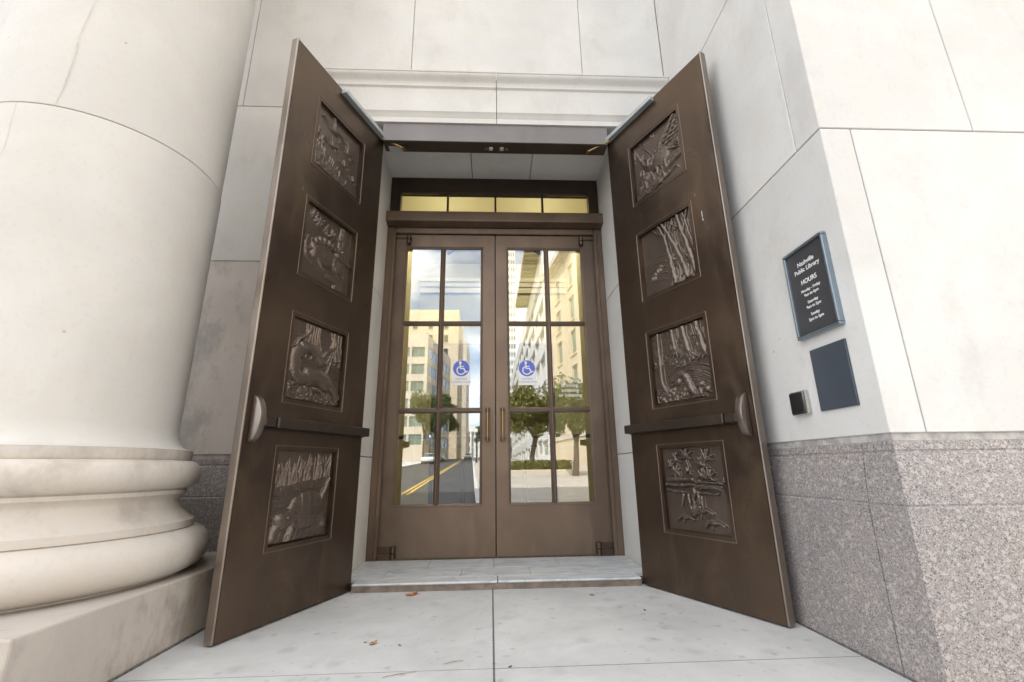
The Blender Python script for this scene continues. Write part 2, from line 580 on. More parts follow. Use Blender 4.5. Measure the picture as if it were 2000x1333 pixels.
def thing(name, label, cat, loc=(0, 0, 0), rz=0.0, group=None, k=U):
    e = bpy.data.objects.new(name, None)
    COL.objects.link(e)
    e.location = Vector(loc) * k
    e.rotation_euler = (0, 0, rz)
    e["_org"] = tuple(Vector(loc) * k)
    e.empty_display_size = 0.1
    return tag(e, label, cat, group)


def struct(o):
    o["kind"] = "structure"
    return o


def copy_tree(o, parent=None, label=None, loc=None, rz=None):
    c = o.copy()
    COL.objects.link(c)
    c.parent = parent
    if label:
        c["label"] = label
    if loc is not None:
        c.location = loc
    if rz is not None:
        c.rotation_euler = (0, 0, rz)
    for ch in list(o.children):
        copy_tree(ch, c)
    return c


# ------------------------------------------------------------------ ground, roads (structure)
def zroad(y):
    return -0.12 + max(0.0, -12 - y) * 0.03


def sheet(name, mat, rows, dz):
    """rows: (y, x_left, x_right); one strip following the slope of the street"""
    mb = MB(1)
    v, f = [], []
    for y, a, b in rows:
        z = zroad(y) + dz
        v += [(a, y, z), (b, y, z), (b, y, z - 0.1), (a, y, z - 0.1)]
    for i in range(len(rows) - 1):
        o = i * 4
        for k in range(4):
            f.append((o + k, o + (k + 1) % 4, o + 4 + (k + 1) % 4, o + 4 + k))
    f += [(0, 1, 2, 3), tuple(len(v) - 4 + k for k in (3, 2, 1, 0))]
    mb.add(v, f)
    return struct(mb.build(name, mat))


sheet("ground", 'terrain', [(400, -700, 700), (-12, -700, 700), (-240, -700, 700), (-900, -900, 900)], -0.14)


def xc(y):
    return -2.4 - 0.04 * (4.8 - y)


ys = [-5.45, -12, -20, -40, -80, -140, -215]
road = sheet("road", 'asphalt', [(y, xc(y) - 5.2 - (25 if y > -12 else 0), xc(y) + 2.45) for y in (-5.45, -11.9)] +
             [(y, xc(y) - 5.2, xc(y) + 2.45) for y in ys[1:]], -0.004)
line = [0]
for off, nm in ((-0.11, 0), (0.11, 1)):
    o = sheet("centre_line", 'yellow_line', [(y, xc(y) + off - 0.055, xc(y) + off + 0.055) for y in ys[1:]], 0.003)
plaza = sheet("plaza", 'plaza', [(y, xc(y) + 2.6, 60) for y in ys[:5]], 0.12)
sheet("kerb", 'concrete', [(y, xc(y) + 2.45, xc(y) + 2.597) for y in ys], 0.125)
sheet("far_pavement", 'concrete', [(y, xc(y) - 30, xc(y) - 5.2) for y in ys[1:]], 0.12)

# the library's own pavement: slabs with open joints over a gritty bed
pave = struct(MB().box(-16, 16, -6.62, 2.6, -0.13, -0.0025).build("pavement", 'bed'))
pave["_org"] = (0, 0, 0)
xs = [-0.043 + 1.87 * k for k in range(-8, 9)]
yj = [0.12, -1.372, -3.24, -5.11, -6.62]
for i in range(len(xs) - 1):
    for j in range(4):
        MB().box(xs[i] + 0.005, xs[i + 1] - 0.005, yj[j + 1] + 0.0042, yj[j] - 0.0042, -0.012, random.uniform(-0.0012, 0.0)).build(
            "paving_slab", 'concrete', pave)

# ------------------------------------------------------------------ library building
lib = thing("library_building", "pale limestone library facade with granite base around the bronze entrance", "building", (0, 0.4, 0))
G = 0.0035                    # half joint
T = 0.16                      # facing thickness


def block(poly, y0, y1, mat='lime', axis='y', bev=0.003):
    return MB().prism(poly, y0, y1, axis).build("limestone_block", mat, lib, bevel=bev)


def rect(x0, x1, z0, z1):
    return [(x0 + G, z0 + G), (x1 - G, z0 + G), (x1 - G, z1 - G), (x0 + G, z1 - G)]


ZC = [1.03, 2.712, 4.387, 6.06, 7.74]
XR = 1.783                    # face of the pier's return wall
YP = -1.776                   # front of the pier
TOPZ = 20.5
# core behind the facing (shows only as mortar in the joints)
core = MB()
core.box(-14, -1.30, 0.012, 1.3, -0.1, ZC[4])
core.box(1.30, XR - 0.01, 0.012, 1.3, -0.1, ZC[4])
core.box(-1.30, 1.30, 0.012, 1.3, 4.60, ZC[4])
core.box(XR + 0.012, 14, YP + 0.012, 1.3, -0.1, ZC[4])
core.box(-14, -13.6, 1.301, 16, -0.1, ZC[4]).box(13.6, 14, 1.301, 16, -0.1, ZC[4]).box(-13.6, 13.6, 15.6, 16, -0.1, ZC[4])
core.build("wall_core", 'mortar', lib)
MB().box(-14, XR, 0.0, 16, ZC[4] + 0.006, TOPZ).box(XR + 0.006, 14, YP, 16, ZC[4] + 0.006, TOPZ).build("upper_wall", 'lime', lib)
MB().box(-14.4, XR - 0.001, -0.5, 2.7, TOPZ + .01, TOPZ + 0.9).box(XR + 0.004, 14.4, YP - 0.35, 2.7, TOPZ + .01, TOPZ + 0.9).build("parapet", 'lime', lib, bevel=0.01)
# main wall left of the doors
for z0, z1, js in ((ZC[0], ZC[1], [-14, -10.4, -8.2, -5.9, -3.9, -1.68]), (ZC[1], ZC[2], [-14, -11.5, -9.3, -7.1, -4.8, -2.85, -1.68])):
    for a, b in zip(js[:-1], js[1:]):
        block(rect(a, b, z0, z1), 0.0, T, 'lime_dirty' if (b == -1.68 and z0 < 2) else 'lime')
js = [-14, -11.4, -9, -6.8, -4.6, -2.51]
for a, b in zip(js[:-1], js[1:]):
    block(rect(a, b, ZC[2], ZC[3]), 0.0, T)
HB = 4.79                      # underside of the blocks above the surround
block([(-2.51 + G, ZC[2] + G), (-1.76, ZC[2] + G), (-1.76, HB), (-0.88 - G, HB), (-0.88 - G, ZC[3] - G), (-2.51 + G, ZC[3] - G)], 0.0, T)
block([(-0.88 + G, HB), (0.91 - G, HB), (0.91 - G, ZC[3] - G), (-0.88 + G, ZC[3] - G)], 0.0, T)
block([(0.91 + G, HB), (XR - 0.003, HB), (XR - 0.003, ZC[3] - G), (0.91 + G, ZC[3] - G)], 0.0, T)
js = [-14, -11, -8.6, -6.2, -3.4, -1.7, 0.05, XR - 0.003]
for a, b in zip(js[:-1], js[1:]):
    block(rect(a, b, ZC[3], ZC[4]), 0.0, T)
# strip right of the surround, beside the return wall
block(rect(1.68, XR - 0.001, ZC[0], 4.50), 0.0, T)
# pier: blocks wrapping its corner
LP = lambda fx, ry: [(XR, YP), (fx, YP), (fx, YP + T), (XR + T, YP + T), (XR + T, ry), (XR, ry)]


def zblock(poly, z0, z1):
    return MB().prism(poly, z0 + G, z1 - G, 'z').build("limestone_block", 'lime', lib, bevel=0.003)


for z0, z1, fx, ry, fj in ((ZC[0], ZC[1], 1.96, 0.0, [1.96, 4.0, 6.2, 8.6, 11, 14]), (ZC[1], ZC[2], 2.69, -1.572, [2.69, 5.0, 7.3, 9.8, 14]),
                           (ZC[2], ZC[3], 1.96, 0.0, [1.96, 4.0, 6.2, 8.6, 11, 14]), (ZC[3], ZC[4], 2.69, -1.572, [2.69, 5.0, 7.3, 9.8, 14])):
    zblock(LP(fx - G, ry - (G if ry < 0 else 0)), z0, z1)
    if ry < 0:
        zblock([(XR, ry + G), (XR + T, ry + G), (XR + T, 0), (XR, 0)], z0, z1)
    for a, b in zip(fj[:-1], fj[1:]):
        block(rect(a, b, z0, z1), YP, YP + T)
# granite base with a sloped shoulder
GP = [(-0.15, -0.02), (0.030, -0.02), (0.030, 0.706), (0.024, 0.712), (0.024, 0.716), (0.027, 0.722), (0.020, 0.80), (0.004, 0.938), (-0.002, 0.944),
      (-0.002, 0.952), (0.002, 0.958), (0.0, 0.995), (-0.014, 1.0), (-0.014, 1.026), (-0.15, 1.026)]


def granite(path):
    return MB().sweep(GP, path).build("granite_block", 'granite', lib)


granite([(XR, YP + 0.185), (XR, 0.0)][::-1])
granite([(XR, YP + 0.178), (XR, YP), (3.9, YP)])
for a, b in ((3.908, 6.4), (6.408, 9.0), (9.008, 14)):
    granite([(a, YP), (b, YP)])
for a, b in ((-14, -10.2), (-10.192, -7.6), (-7.592, -5.2), (-5.192, -3.05), (-3.042, -1.68)):
    granite([(a, 0.0), (b, 0.0)])
granite([(1.68, 0.0), (XR - 0.04, 0.0)])
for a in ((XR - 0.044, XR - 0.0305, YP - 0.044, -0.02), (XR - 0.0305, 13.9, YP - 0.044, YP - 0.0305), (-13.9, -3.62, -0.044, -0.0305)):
    MB().box(*a, -0.003, 0.0045).build("shade_grime_strip", 'bed', lib)  # dark strip along the wall foot: contact shade and grime put in by colour
# moulded surround: head in two stones, legs behind the open doors
HP = [(-0.15, 4.242), (0.0, 4.242), (0.0, 4.298), (0.004, 4.302), (0.010, 4.330), (0.030, 4.352), (0.030, 4.625), (0.036, 4.632), (0.050, 4.640), (0.050, 4.662), (0.043, 4.670)]
for k in range(9):
    a = k / 8
    HP.append((0.045 + 0.055 * (a - 0.16 * math.sin(2 * math.pi * a)), 4.672 + 0.092 * a))
HP += [(0.108, 4.770), (0.108, 4.784), (-0.15, 4.786)]
for a, b in ((-1.755, -0.0005), (0.0055, XR - 0.003)):
    MB().sweep(HP, [(a, 0.0), (b, 0.0)]).build("surround_head", 'lime', lib, smooth=True)
for sgn in (-1, 1):
    x0, x1 = sorted((sgn * 1.275, sgn * 1.675))
    MB().box(x0, x1, -0.012, 0.15, 1.034, 4.286).build("surround_leg", 'lime', lib, bevel=0.004)
    MB().box(x0, x1, -0.03, 0.15, -0.01, 1.028).build("surround_leg", 'granite', lib, bevel=0.004)
# reveal: stone jambs in three courses each and a panelled soffit
for sgn in (-1, 1):
    for z0, z1 in ((0.02, 1.02), (1.02, 2.712), (2.712, 4.32)):
        x0, x1 = sorted((sgn * 1.255, sgn * 1.30))
        MB().box(x0, x1, 0.30, 1.30, z0 + G, z1 - G).build("jamb_stone", 'lime', lib, bevel=0.003)
for a, b in ((-1.30, -0.28), (-0.28, 0.42), (0.42, 1.30)):
    MB().box(a + G, b - G, 0.12, 1.30, 4.322, 4.42).build("soffit_panel", 'lime', lib, bevel=0.003)
# entablature over the columns, high above the picture
MB().box(-14, -1.55, -1.75, -0.0, 15.6, 17.4).build("entablature", 'lime', lib, bevel=0.02)

# ------------------------------------------------------------------ column on its plinth
CX, CY = -2.679, -0.99
colm = thing("stone_column", "huge round cream stone column on a square plinth beside the left door", "column", (CX, CY, 0))
MB().box(CX - 0.913, CX + 0.913, CY - 0.913, CY + 0.913, 0.0, 0.334).build("plinth", 'plinth', colm, bevel=0.008, seg=2)


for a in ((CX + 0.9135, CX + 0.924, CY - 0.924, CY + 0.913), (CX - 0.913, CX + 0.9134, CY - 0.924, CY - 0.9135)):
    MB().box(*a, -0.003, 0.004).build("shade_grime_strip", 'bed', colm)  # same dark strip round the plinth foot, painted contact shade and grime


def arc(r0, z0, r1, z1, bulge, n=14):
    """points from (r0,z0) to (r1,z1) bowed outwards by bulge"""
    out = []
    for k in range(n + 1):
        a = k / n
        b = math.sin(math.pi * a) ** 0.75
        out.append((r0 + (r1 - r0) * a + bulge * b, z0 + (z1 - z0) * a))
    return out


def semitorus(rc, rb, z0, z1, n=18):
    zc, hz = (z0 + z1) / 2, (z1 - z0) / 2
    return [(rc + rb * math.cos(t), zc + hz * math.sin(t)) for t in [math.pi * (k / n - 0.5) for k in range(n + 1)]]


bp = [(0.60, 0.330), (0.80, 0.331)]
bp += semitorus(0.80, 0.112, 0.345, 0.578)
bp += [(0.802, 0.580), (0.809, 0.584), (0.809, 0.622), (0.800, 0.627)]
bp += [(0.800 - 0.092 * math.sin(math.pi / 2 * min(1, a * 1.25)) + (0.03 * max(0, a - 0.8) / 0.2), 0.627 + 0.148 * a) for a in [k / 12 for k in range(1, 13)]]
bp += [(0.742, 0.777), (0.742, 0.798), (0.735, 0.802)]
bp += semitorus(0.735, 0.071, 0.806, 0.970)
bp += [(0.737, 0.973), (0.742, 0.985), (0.742, 1.030)]
MB().lathe(bp + [(0.60, 1.0302)], CX, CY, 160).build("base", 'lime_base', colm, smooth=True)
sp = [(0.60, 1.031), (0.738, 1.0312), (0.716, 1.040)]
sp += [(0.716 - 0.070 * math.sin(a * math.pi / 2), 1.040 + 0.13 * (1 - math.cos(a * math.pi / 2))) for a in [k / 10 for k in range(1, 11)]]
jz = [2.893, 4.713, 6.55, 8.4, 10.25, 12.1, 14.0]
z0 = None
for i, z1 in enumerate(jz):
    r0 = 0.648 - 0.004 * i
    ch = 0.0035
    if i == 0:
        pf = sp + [(0.648, 1.3), (0.648, z1 - 2 * ch), (0.648 - ch, z1 - ch), (0.60, z1 - ch)]
    else:
        pf = [(0.60, z0 + ch), (r0 - ch, z0 + ch), (r0, z0 + 2 * ch), (r0 - 0.003, z1 - 2 * ch), (r0 - 0.003 - ch, z1 - ch), (0.60, z1 - ch)]
    MB().lathe(pf, CX, CY, 160).build("shaft_drum", 'lime_col', colm, smooth=True)
    z0 = z1
MB().lathe([(0.605, 1.1), (0.605, 14.0)], CX, CY, 64).build("joint_mortar", 'mortar', colm, smooth=True)
MB().lathe([(0.6, 14.0), (0.62, 14.02), (0.66, 14.5), (0.82, 15.2), (0.84, 15.3), (0.6, 15.31)], CX, CY, 64).box(
    CX - 0.88, CX + 0.88, CY - 0.76, CY + 0.88, 15.32, 15.59).build("capital", 'lime_col', colm, smooth=True)


def crack(pts, w, mat):
    """a hairline filled crack: a thin ribbon lying on the shaft; pts are (angle, z)"""
    mb = MB()
    v, f = [], []
    fine = []
    for (a0, za), (a1, zb) in zip(pts[:-1], pts[1:]):
        for k in range(6):
            q = k / 6
            fine.append((a0 + (a1 - a0) * q + random.uniform(-.006, .006), za + (zb - za) * q))
    for a, z in fine:
        r = 0.6488
        ww = w * random.uniform(0.5, 1.3)
        v += [(CX + r * math.cos(a - ww / r), CY + r * math.sin(a - ww / r), z), (CX + r * math.cos(a + ww / r), CY + r * math.sin(a + ww / r), z)]
    f = [(2 * i, 2 * i + 1, 2 * i + 3, 2 * i + 2) for i in range(len(fine) - 1)]
    mb.add(v, f).build("filled_crack", mat, colm)


M['crack'] = mat_simple("crack_fill", (0.50, 0.46, 0.40), 0.8, 0, 0.2, 30)
A0 = math.atan2(2.2154 - 2.84, -2.4419 + 2.622)
crack([(A0, 2.90), (A0 + 0.03, 3.15), (A0 + 0.02, 3.4), (A0 + 0.06, 3.67), (A0 + 0.10, 4.1)], 0.0018, 'crack')
crack([(A0 - 0.28, 2.885), (A0 - 0.26, 2.6), (A0 - 0.30, 2.35), (A0 - 0.42, 2.28)], 0.0014, 'crack')

# ------------------------------------------------------------------ steps and bronze outer frame
step = thing("marble_threshold", "low marble doorstep with a grooved metal riser between the open doors", "doorstep", (0, 0.5, 0))
rs = MB()
for k in range(4):
    rs.box(-1.118, 1.122, 0.058 + 0.002 * k, 0.13, 0.0005 + k * 0.0108, 0.0095 + k * 0.0108)
rs.box(-1.117, 1.121, 0.068, 0.129, 0.0, 0.0428)
rs.build("riser", 'threshold', step)
zt = 0.062
for a, b in ((-1.118, -0.006), (-0.002, 1.122)):
    MB().box(a, b, 0.052, 0.235, 0.0437, zt).build("marble_nosing", 'marble', step, bevel=0.008, seg=3)
rows = [(0.238, 0.56, [-1.25, -0.93, -0.305, 0.27, 0.87, 1.25]), (0.562, 0.96, [-1.25, -0.62, -0.03, 0.56, 1.25])]
for y0, y1, js in rows:
    for a, b in zip(js[:-1], js[1:]):
        MB().box(a + 0.0018, b - 0.0018, y0, y1, 0.03, zt - random.uniform(0.0, 0.0012)).build("marble_slab", 'marble', step, bevel=0.0012)
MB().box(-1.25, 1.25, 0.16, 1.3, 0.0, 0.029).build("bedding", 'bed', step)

of = thing("bronze_door_head", "bronze lintel bar above the doorway, grey-purple patina face and dark underside", "door frame", (0, 0.1, 4.03))
MB().box(-1.126, 1.126, 0.022, 0.185, 4.032, 4.238).build("lintel", 'bronze_deep', of, bevel=0.003)
MB().box(-1.126, 1.126, 0.016, 0.0205, 4.036, 4.238).build("patina_face", 'bronze_patina', of)
for s0 in (-1, 1):
    MB().box(s0 * 0.055 - 0.02, s0 * 0.055 + 0.02, 0.08, 0.125, 4.016, 4.0315).build("strike_plate", 'steel', of, bevel=0.004)
    MB().tube([(s0 * 0.103, 0.10, 4.0315), (s0 * 0.103, 0.10, 4.018)], 0.016, 12).build("bolt_socket", 'brass', of)
MB().box(-1.08, -0.95, 0.10, 0.17, 4.018, 4.0315).build("stop_plate", 'steel', of)

# ------------------------------------------------------------------ reliefs
def vnoise(nx, ny, cells, seed, octaves=4):
    rng = np.random.RandomState(seed)
    out = np.zeros((ny, nx))
    amp = 1.0
    tot = 0
    for o in range(octaves):
        c = int(cells * 2 ** o)
        g = rng.rand(c + 2, c + 2)
        X = np.linspace(0, c, nx)
        Y = np.linspace(0, c, ny)
        xi, yi = np.minimum(X.astype(int), c - 1), np.minimum(Y.astype(int), c - 1)
        fx, fy = X - xi, Y - yi
        fx, fy = fx * fx * (3 - 2 * fx), fy * fy * (3 - 2 * fy)
        a = g[np.ix_(yi, xi)] * (1 - fx) + g[np.ix_(yi, xi + 1)] * fx
        b = g[np.ix_(yi + 1, xi)] * (1 - fx) + g[np.ix_(yi + 1, xi + 1)] * fx
        out += amp * (a * (1 - fy)[:, None] + b * fy[:, None])
        tot += amp
        amp *= 0.55
    return out / tot - 0.5


NX, NY = 240, 264


class Rel:
    """a sculpted height field, u to the right and v up, both 0..1, heights 0..1"""

    def __init__(s, seed):
        s.x, s.y = np.meshgrid(np.linspace(0, 1, NX), np.linspace(0, 1, NY))
        s.h = np.zeros((NY, NX))
        s.seed = seed
        s.n1 = vnoise(NX, NY, 5, seed)
        s.n2 = vnoise(NX, NY, 26, seed + 1, 3)
        w = 0.016
        s.x0, s.y0 = s.x, s.y
        s.x = s.x + w * vnoise(NX, NY, 9, seed + 2, 3) * 2
        s.y = s.y + w * vnoise(NX, NY, 9, seed + 3, 3) * 2

    def up(s, val, base=0.0):
        s.h = np.where(val > 0, np.maximum(s.h, base + val), s.h)

    def blob(s, cx, cy, rx, ry, h, rot=0, base=0.0, tex=0.0, p=0.5):
        a = math.radians(rot)
        dx, dy = s.x - cx, s.y - cy
        X = (dx * math.cos(a) + dy * math.sin(a)) / rx
        Y = (-dx * math.sin(a) + dy * math.cos(a)) / ry
        d = 1 - X * X - Y * Y
        m = np.maximum(d, 0)
        s.up(np.where(d > 0, h * m ** p + tex * s.n2 * np.minimum(m * 4, 1), 0), base)

    def stroke(s, pts, w0, w1, h, base=0.0, tex=0.0, p=0.5):
        pts = np.array(pts, float)
        L = np.r_[0, np.cumsum(np.hypot(*np.diff(pts, axis=0).T))]
        best = np.full(s.x.shape, 1e9)
        bt = np.zeros(s.x.shape)
        for i in range(len(pts) - 1):
            a, b = pts[i], pts[i + 1]
            d = b - a
            t = np.clip(((s.x - a[0]) * d[0] + (s.y - a[1]) * d[1]) / (d @ d + 1e-12), 0, 1)
            q = np.hypot(s.x - a[0] - t * d[0], s.y - a[1] - t * d[1])
            m = q < best
            best = np.where(m, q, best)
            bt = np.where(m, (L[i] + t * (L[i + 1] - L[i])) / L[-1], bt)
        w = w0 + (w1 - w0) * bt
        d = 1 - (best / w) ** 2
        m = np.maximum(d, 0)
        s.up(np.where(d > 0, h * m ** p + tex * s.n2 * np.minimum(m * 4, 1), 0), base)

    def region(s, mask, h, tex, big=0.0):
        s.up(np.where(mask, np.maximum(h + tex * s.n2 + big * s.n1, 0.001), 0))


def curve(pts, n=24):
    """Catmull-Rom through pts"""
    P = [pts[0]] + list(pts) + [pts[-1]]
    out = []
    for i in range(1, len(P) - 2):
        for k in range(n // 3):
            t = k / (n // 3)
            out.append(tuple(0.5 * (2 * P[i][j] + (-P[i - 1][j] + P[i + 1][j]) * t + (2 * P[i - 1][j] - 5 * P[i][j] + 4 * P[i + 1][j] - P[i + 2][j]) * t * t +
                                    (-P[i - 1][j] + 3 * P[i][j] - 3 * P[i + 1][j] + P[i + 2][j]) * t ** 3) for j in (0, 1)))
    out.append(pts[-1])
    return out


def goose(r, x, y, s, a=0):
    def q(dx, dy):
        c, sn = math.cos(math.radians(a)), math.sin(math.radians(a))
        return (x + s * (dx * c - dy * sn), y + s * (dx * sn + dy * c))
    r.blob(*q(0, 0), 0.55 * s, 0.20 * s, 0.5, a, tex=0.1)
    r.stroke(curve([q(-0.35, 0.04), q(-0.8, 0.16), q(-1.15, 0.2)]), 0.13 * s, 0.07 * s, 0.45)
    r.blob(*q(-1.2, 0.2), 0.13 * s, 0.10 * s, 0.5, a)
    r.stroke(curve([q(0.0, 0.05), q(-0.15, 0.55), q(-0.38, 0.95)]), 0.22 * s, 0.05 * s, 0.6, tex=0.2)
    r.stroke(curve([q(0.2, 0.08), q(0.65, 0.22), q(1.05, 0.05)]), 0.20 * s, 0.06 * s, 0.55, tex=0.25)
    r.stroke([q(0.4, -0.05), q(0.7, -0.30)], 0.12 * s, 0.05 * s, 0.4)


def rel_geese():
    r = Rel(3)
    rng = random.Random(4)
    hill = 0.05 + 0.36 * np.clip(1 - (np.maximum(r.x, 0) / 0.86) ** 1.7, 0, 1)
    r.region((r.y < hill), 0.22 + 0.5 * np.clip((hill - r.y) / 0.3, 0, 1) ** 0.6, 0.28, 0.12)
    for k in range(26):
        x = rng.uniform(0, 0.2)
        r.blob(x, 0.36 + (0.34 - x * 0.9) * rng.random(), 0.035, 0.025, rng.uniform(0.2, 0.45), rng.uniform(0, 180), tex=0.2)
    for k in range(20):
        x = rng.uniform(0.02, 0.7)
        t = 0.05 + 0.34 * max(0, 1 - (x / 0.86) ** 1.7)
        r.stroke([(x, t * 0.5), (x + 0.03, t + 0.01)], 0.012, 0.005, 0.55)
    goose(r, 0.38, 0.78, 0.23, -8)
    goose(r, 0.36, 0.52, 0.14, -6)
    goose(r, 0.70, 0.62, 0.17, -8)
    goose(r, 0.66, 0.38, 0.09, -5)
    goose(r, 0.88, 0.26, 0.08, -8)
    return r


def rel_opossum():
    r = Rel(11)
    rng = random.Random(5)
    r.stroke(curve([(0.83, 1.0), (0.80, 0.7), (0.80, 0.35), (0.76, 0.0)]), 0.085, 0.10, 0.42, tex=0.18)
    br = curve([(0.03, 0.42), (0.12, 0.30), (0.35, 0.22), (0.55, 0.17), (0.72, 0.14)])
    r.stroke(br, 0.05, 0.075, 0.5, tex=0.15)
    r.stroke(curve([(0.72, 0.75), (0.55, 0.86), (0.36, 0.93), (0.16, 0.97)]), 0.02, 0.012, 0.4)
    for k in range(34):
        a = rng.random()
        x, y = 0.60 - 0.48 * a + rng.uniform(-.03, .03), 0.84 + 0.13 * a - rng.uniform(0.0, 0.13)
        r.blob(x, y, 0.052, 0.02, rng.uniform(0.3, 0.6), rng.uniform(190, 260), tex=0.15)
    r.blob(0.43, 0.42, 0.27, 0.155, 0.78, -6, tex=0.12, base=0.05)
    r.blob(0.27, 0.37, 0.13, 0.12, 0.86, 10, tex=0.08, base=0.04)
    r.blob(0.64, 0.40, 0.10, 0.11, 0.85, 20, tex=0.1, base=0.04)
    r.stroke(curve([(0.16, 0.40), (0.07, 0.36), (0.04, 0.46), (0.08, 0.54)]), 0.035, 0.012, 0.7)
    for x, y in ((0.24, 0.53), (0.31, 0.575), (0.40, 0.60), (0.49, 0.605), (0.57, 0.60), (0.63, 0.585)):
        r.blob(x, y, 0.058, 0.052, 0.62, rng.uniform(-20, 20), base=0.38, tex=0.06)
        r.blob(x + 0.03, y - 0.02, 0.022, 0.02, 0.66, 0, base=0.40)
    r.stroke([(0.72, 0.52), (0.86, 0.50), (0.95, 0.46)], 0.10, 0.035, 0.80, base=0.06, tex=0.05)
    r.blob(0.70, 0.61, 0.035, 0.035, 0.9)
    r.blob(0.79, 0.60, 0.035, 0.035, 0.9)
    r.stroke(curve([(0.63, 0.35), (0.70, 0.27), (0.80, 0.27)]), 0.06, 0.03, 0.9)
    for k in range(4):
        r.stroke([(0.79, 0.27), (0.85, 0.29 - 0.022 * k)], 0.012, 0.006, 0.85)
    r.stroke(curve([(0.30, 0.30), (0.36, 0.23), (0.42, 0.20)]), 0.045, 0.025, 0.85)
    return r


def rel_otter():
    r = Rel(21)
    rng = random.Random(6)
    for k in range(16):
        y = 0.36 + 0.035 * k
        r.stroke(curve([(0.0, y), (0.3, y + rng.uniform(-.03, .03)), (0.6, y + rng.uniform(-.03, .03)), (1.0, y + rng.uniform(-.03, .03))]), 0.012, 0.012, 0.14, tex=0.12)
    for x0, w in ((0.40, 0.115), (0.86, 0.09)):
        for k in range(7):
            xx = x0 + w * (k / 3 - 1)
            r.stroke(curve([(xx, 1.0), (xx + rng.uniform(-.02, .02), 0.8), (xx + (xx - x0) * 0.9, 0.66), (xx + (xx - x0) * 2.1, 0.55)]), 0.024, 0.014, rng.uniform(0.35, 0.6), tex=0.1)
    r.stroke(curve([(0.33, 0.90), (0.26, 0.82), (0.14, 0.74), (0.10, 0.66), (0.01, 0.63)]), 0.035, 0.022, 0.65)
    r.stroke(curve([(0.84, 0.85), (0.80, 0.76), (0.68, 0.70), (0.60, 0.62)]), 0.035, 0.018, 0.7)
    r.stroke(curve([(0.98, 0.62), (0.82, 0.58), (0.75, 0.52), (0.72, 0.42)]), 0.02, 0.016, 0.55)
    r.stroke(curve([(0.45, 0.74), (0.52, 0.66), (0.55, 0.55)]), 0.022, 0.02, 0.6)
    r.region(r.y < 0.23 - 0.10 * r.x + 0.05 * r.n1, 0.34, 0.35, 0.5)
    for k in range(34):
        x = rng.uniform(0.0, 0.98)
        r.blob(x, rng.uniform(0.02, 0.22 - 0.10 * x), 0.06, 0.03, rng.uniform(0.3, 0.6), rng.uniform(-40, 40), tex=0.25)
    r.stroke(curve([(0.14, 0.45), (0.13, 0.34), (0.24, 0.28), (0.45, 0.32), (0.66, 0.32), (0.85, 0.22), (0.97, 0.13)]), 0.085, 0.05, 0.8, base=0.08)
    r.stroke(curve([(0.40, 0.32), (0.58, 0.34), (0.72, 0.29)]), 0.125, 0.11, 0.86, base=0.06)
    r.stroke(curve([(0.12, 0.38), (0.10, 0.52), (0.18, 0.62), (0.28, 0.66)]), 0.10, 0.085, 0.78, base=0.08)
    r.stroke(curve([(0.24, 0.66), (0.38, 0.665), (0.50, 0.60), (0.58, 0.53)]), 0.095, 0.045, 0.86, base=0.10)
    r.blob(0.27, 0.66, 0.085, 0.065, 0.98, -10, base=0.08)
    r.blob(0.55, 0.17, 0.10, 0.03, 0.9, -18)
    return r


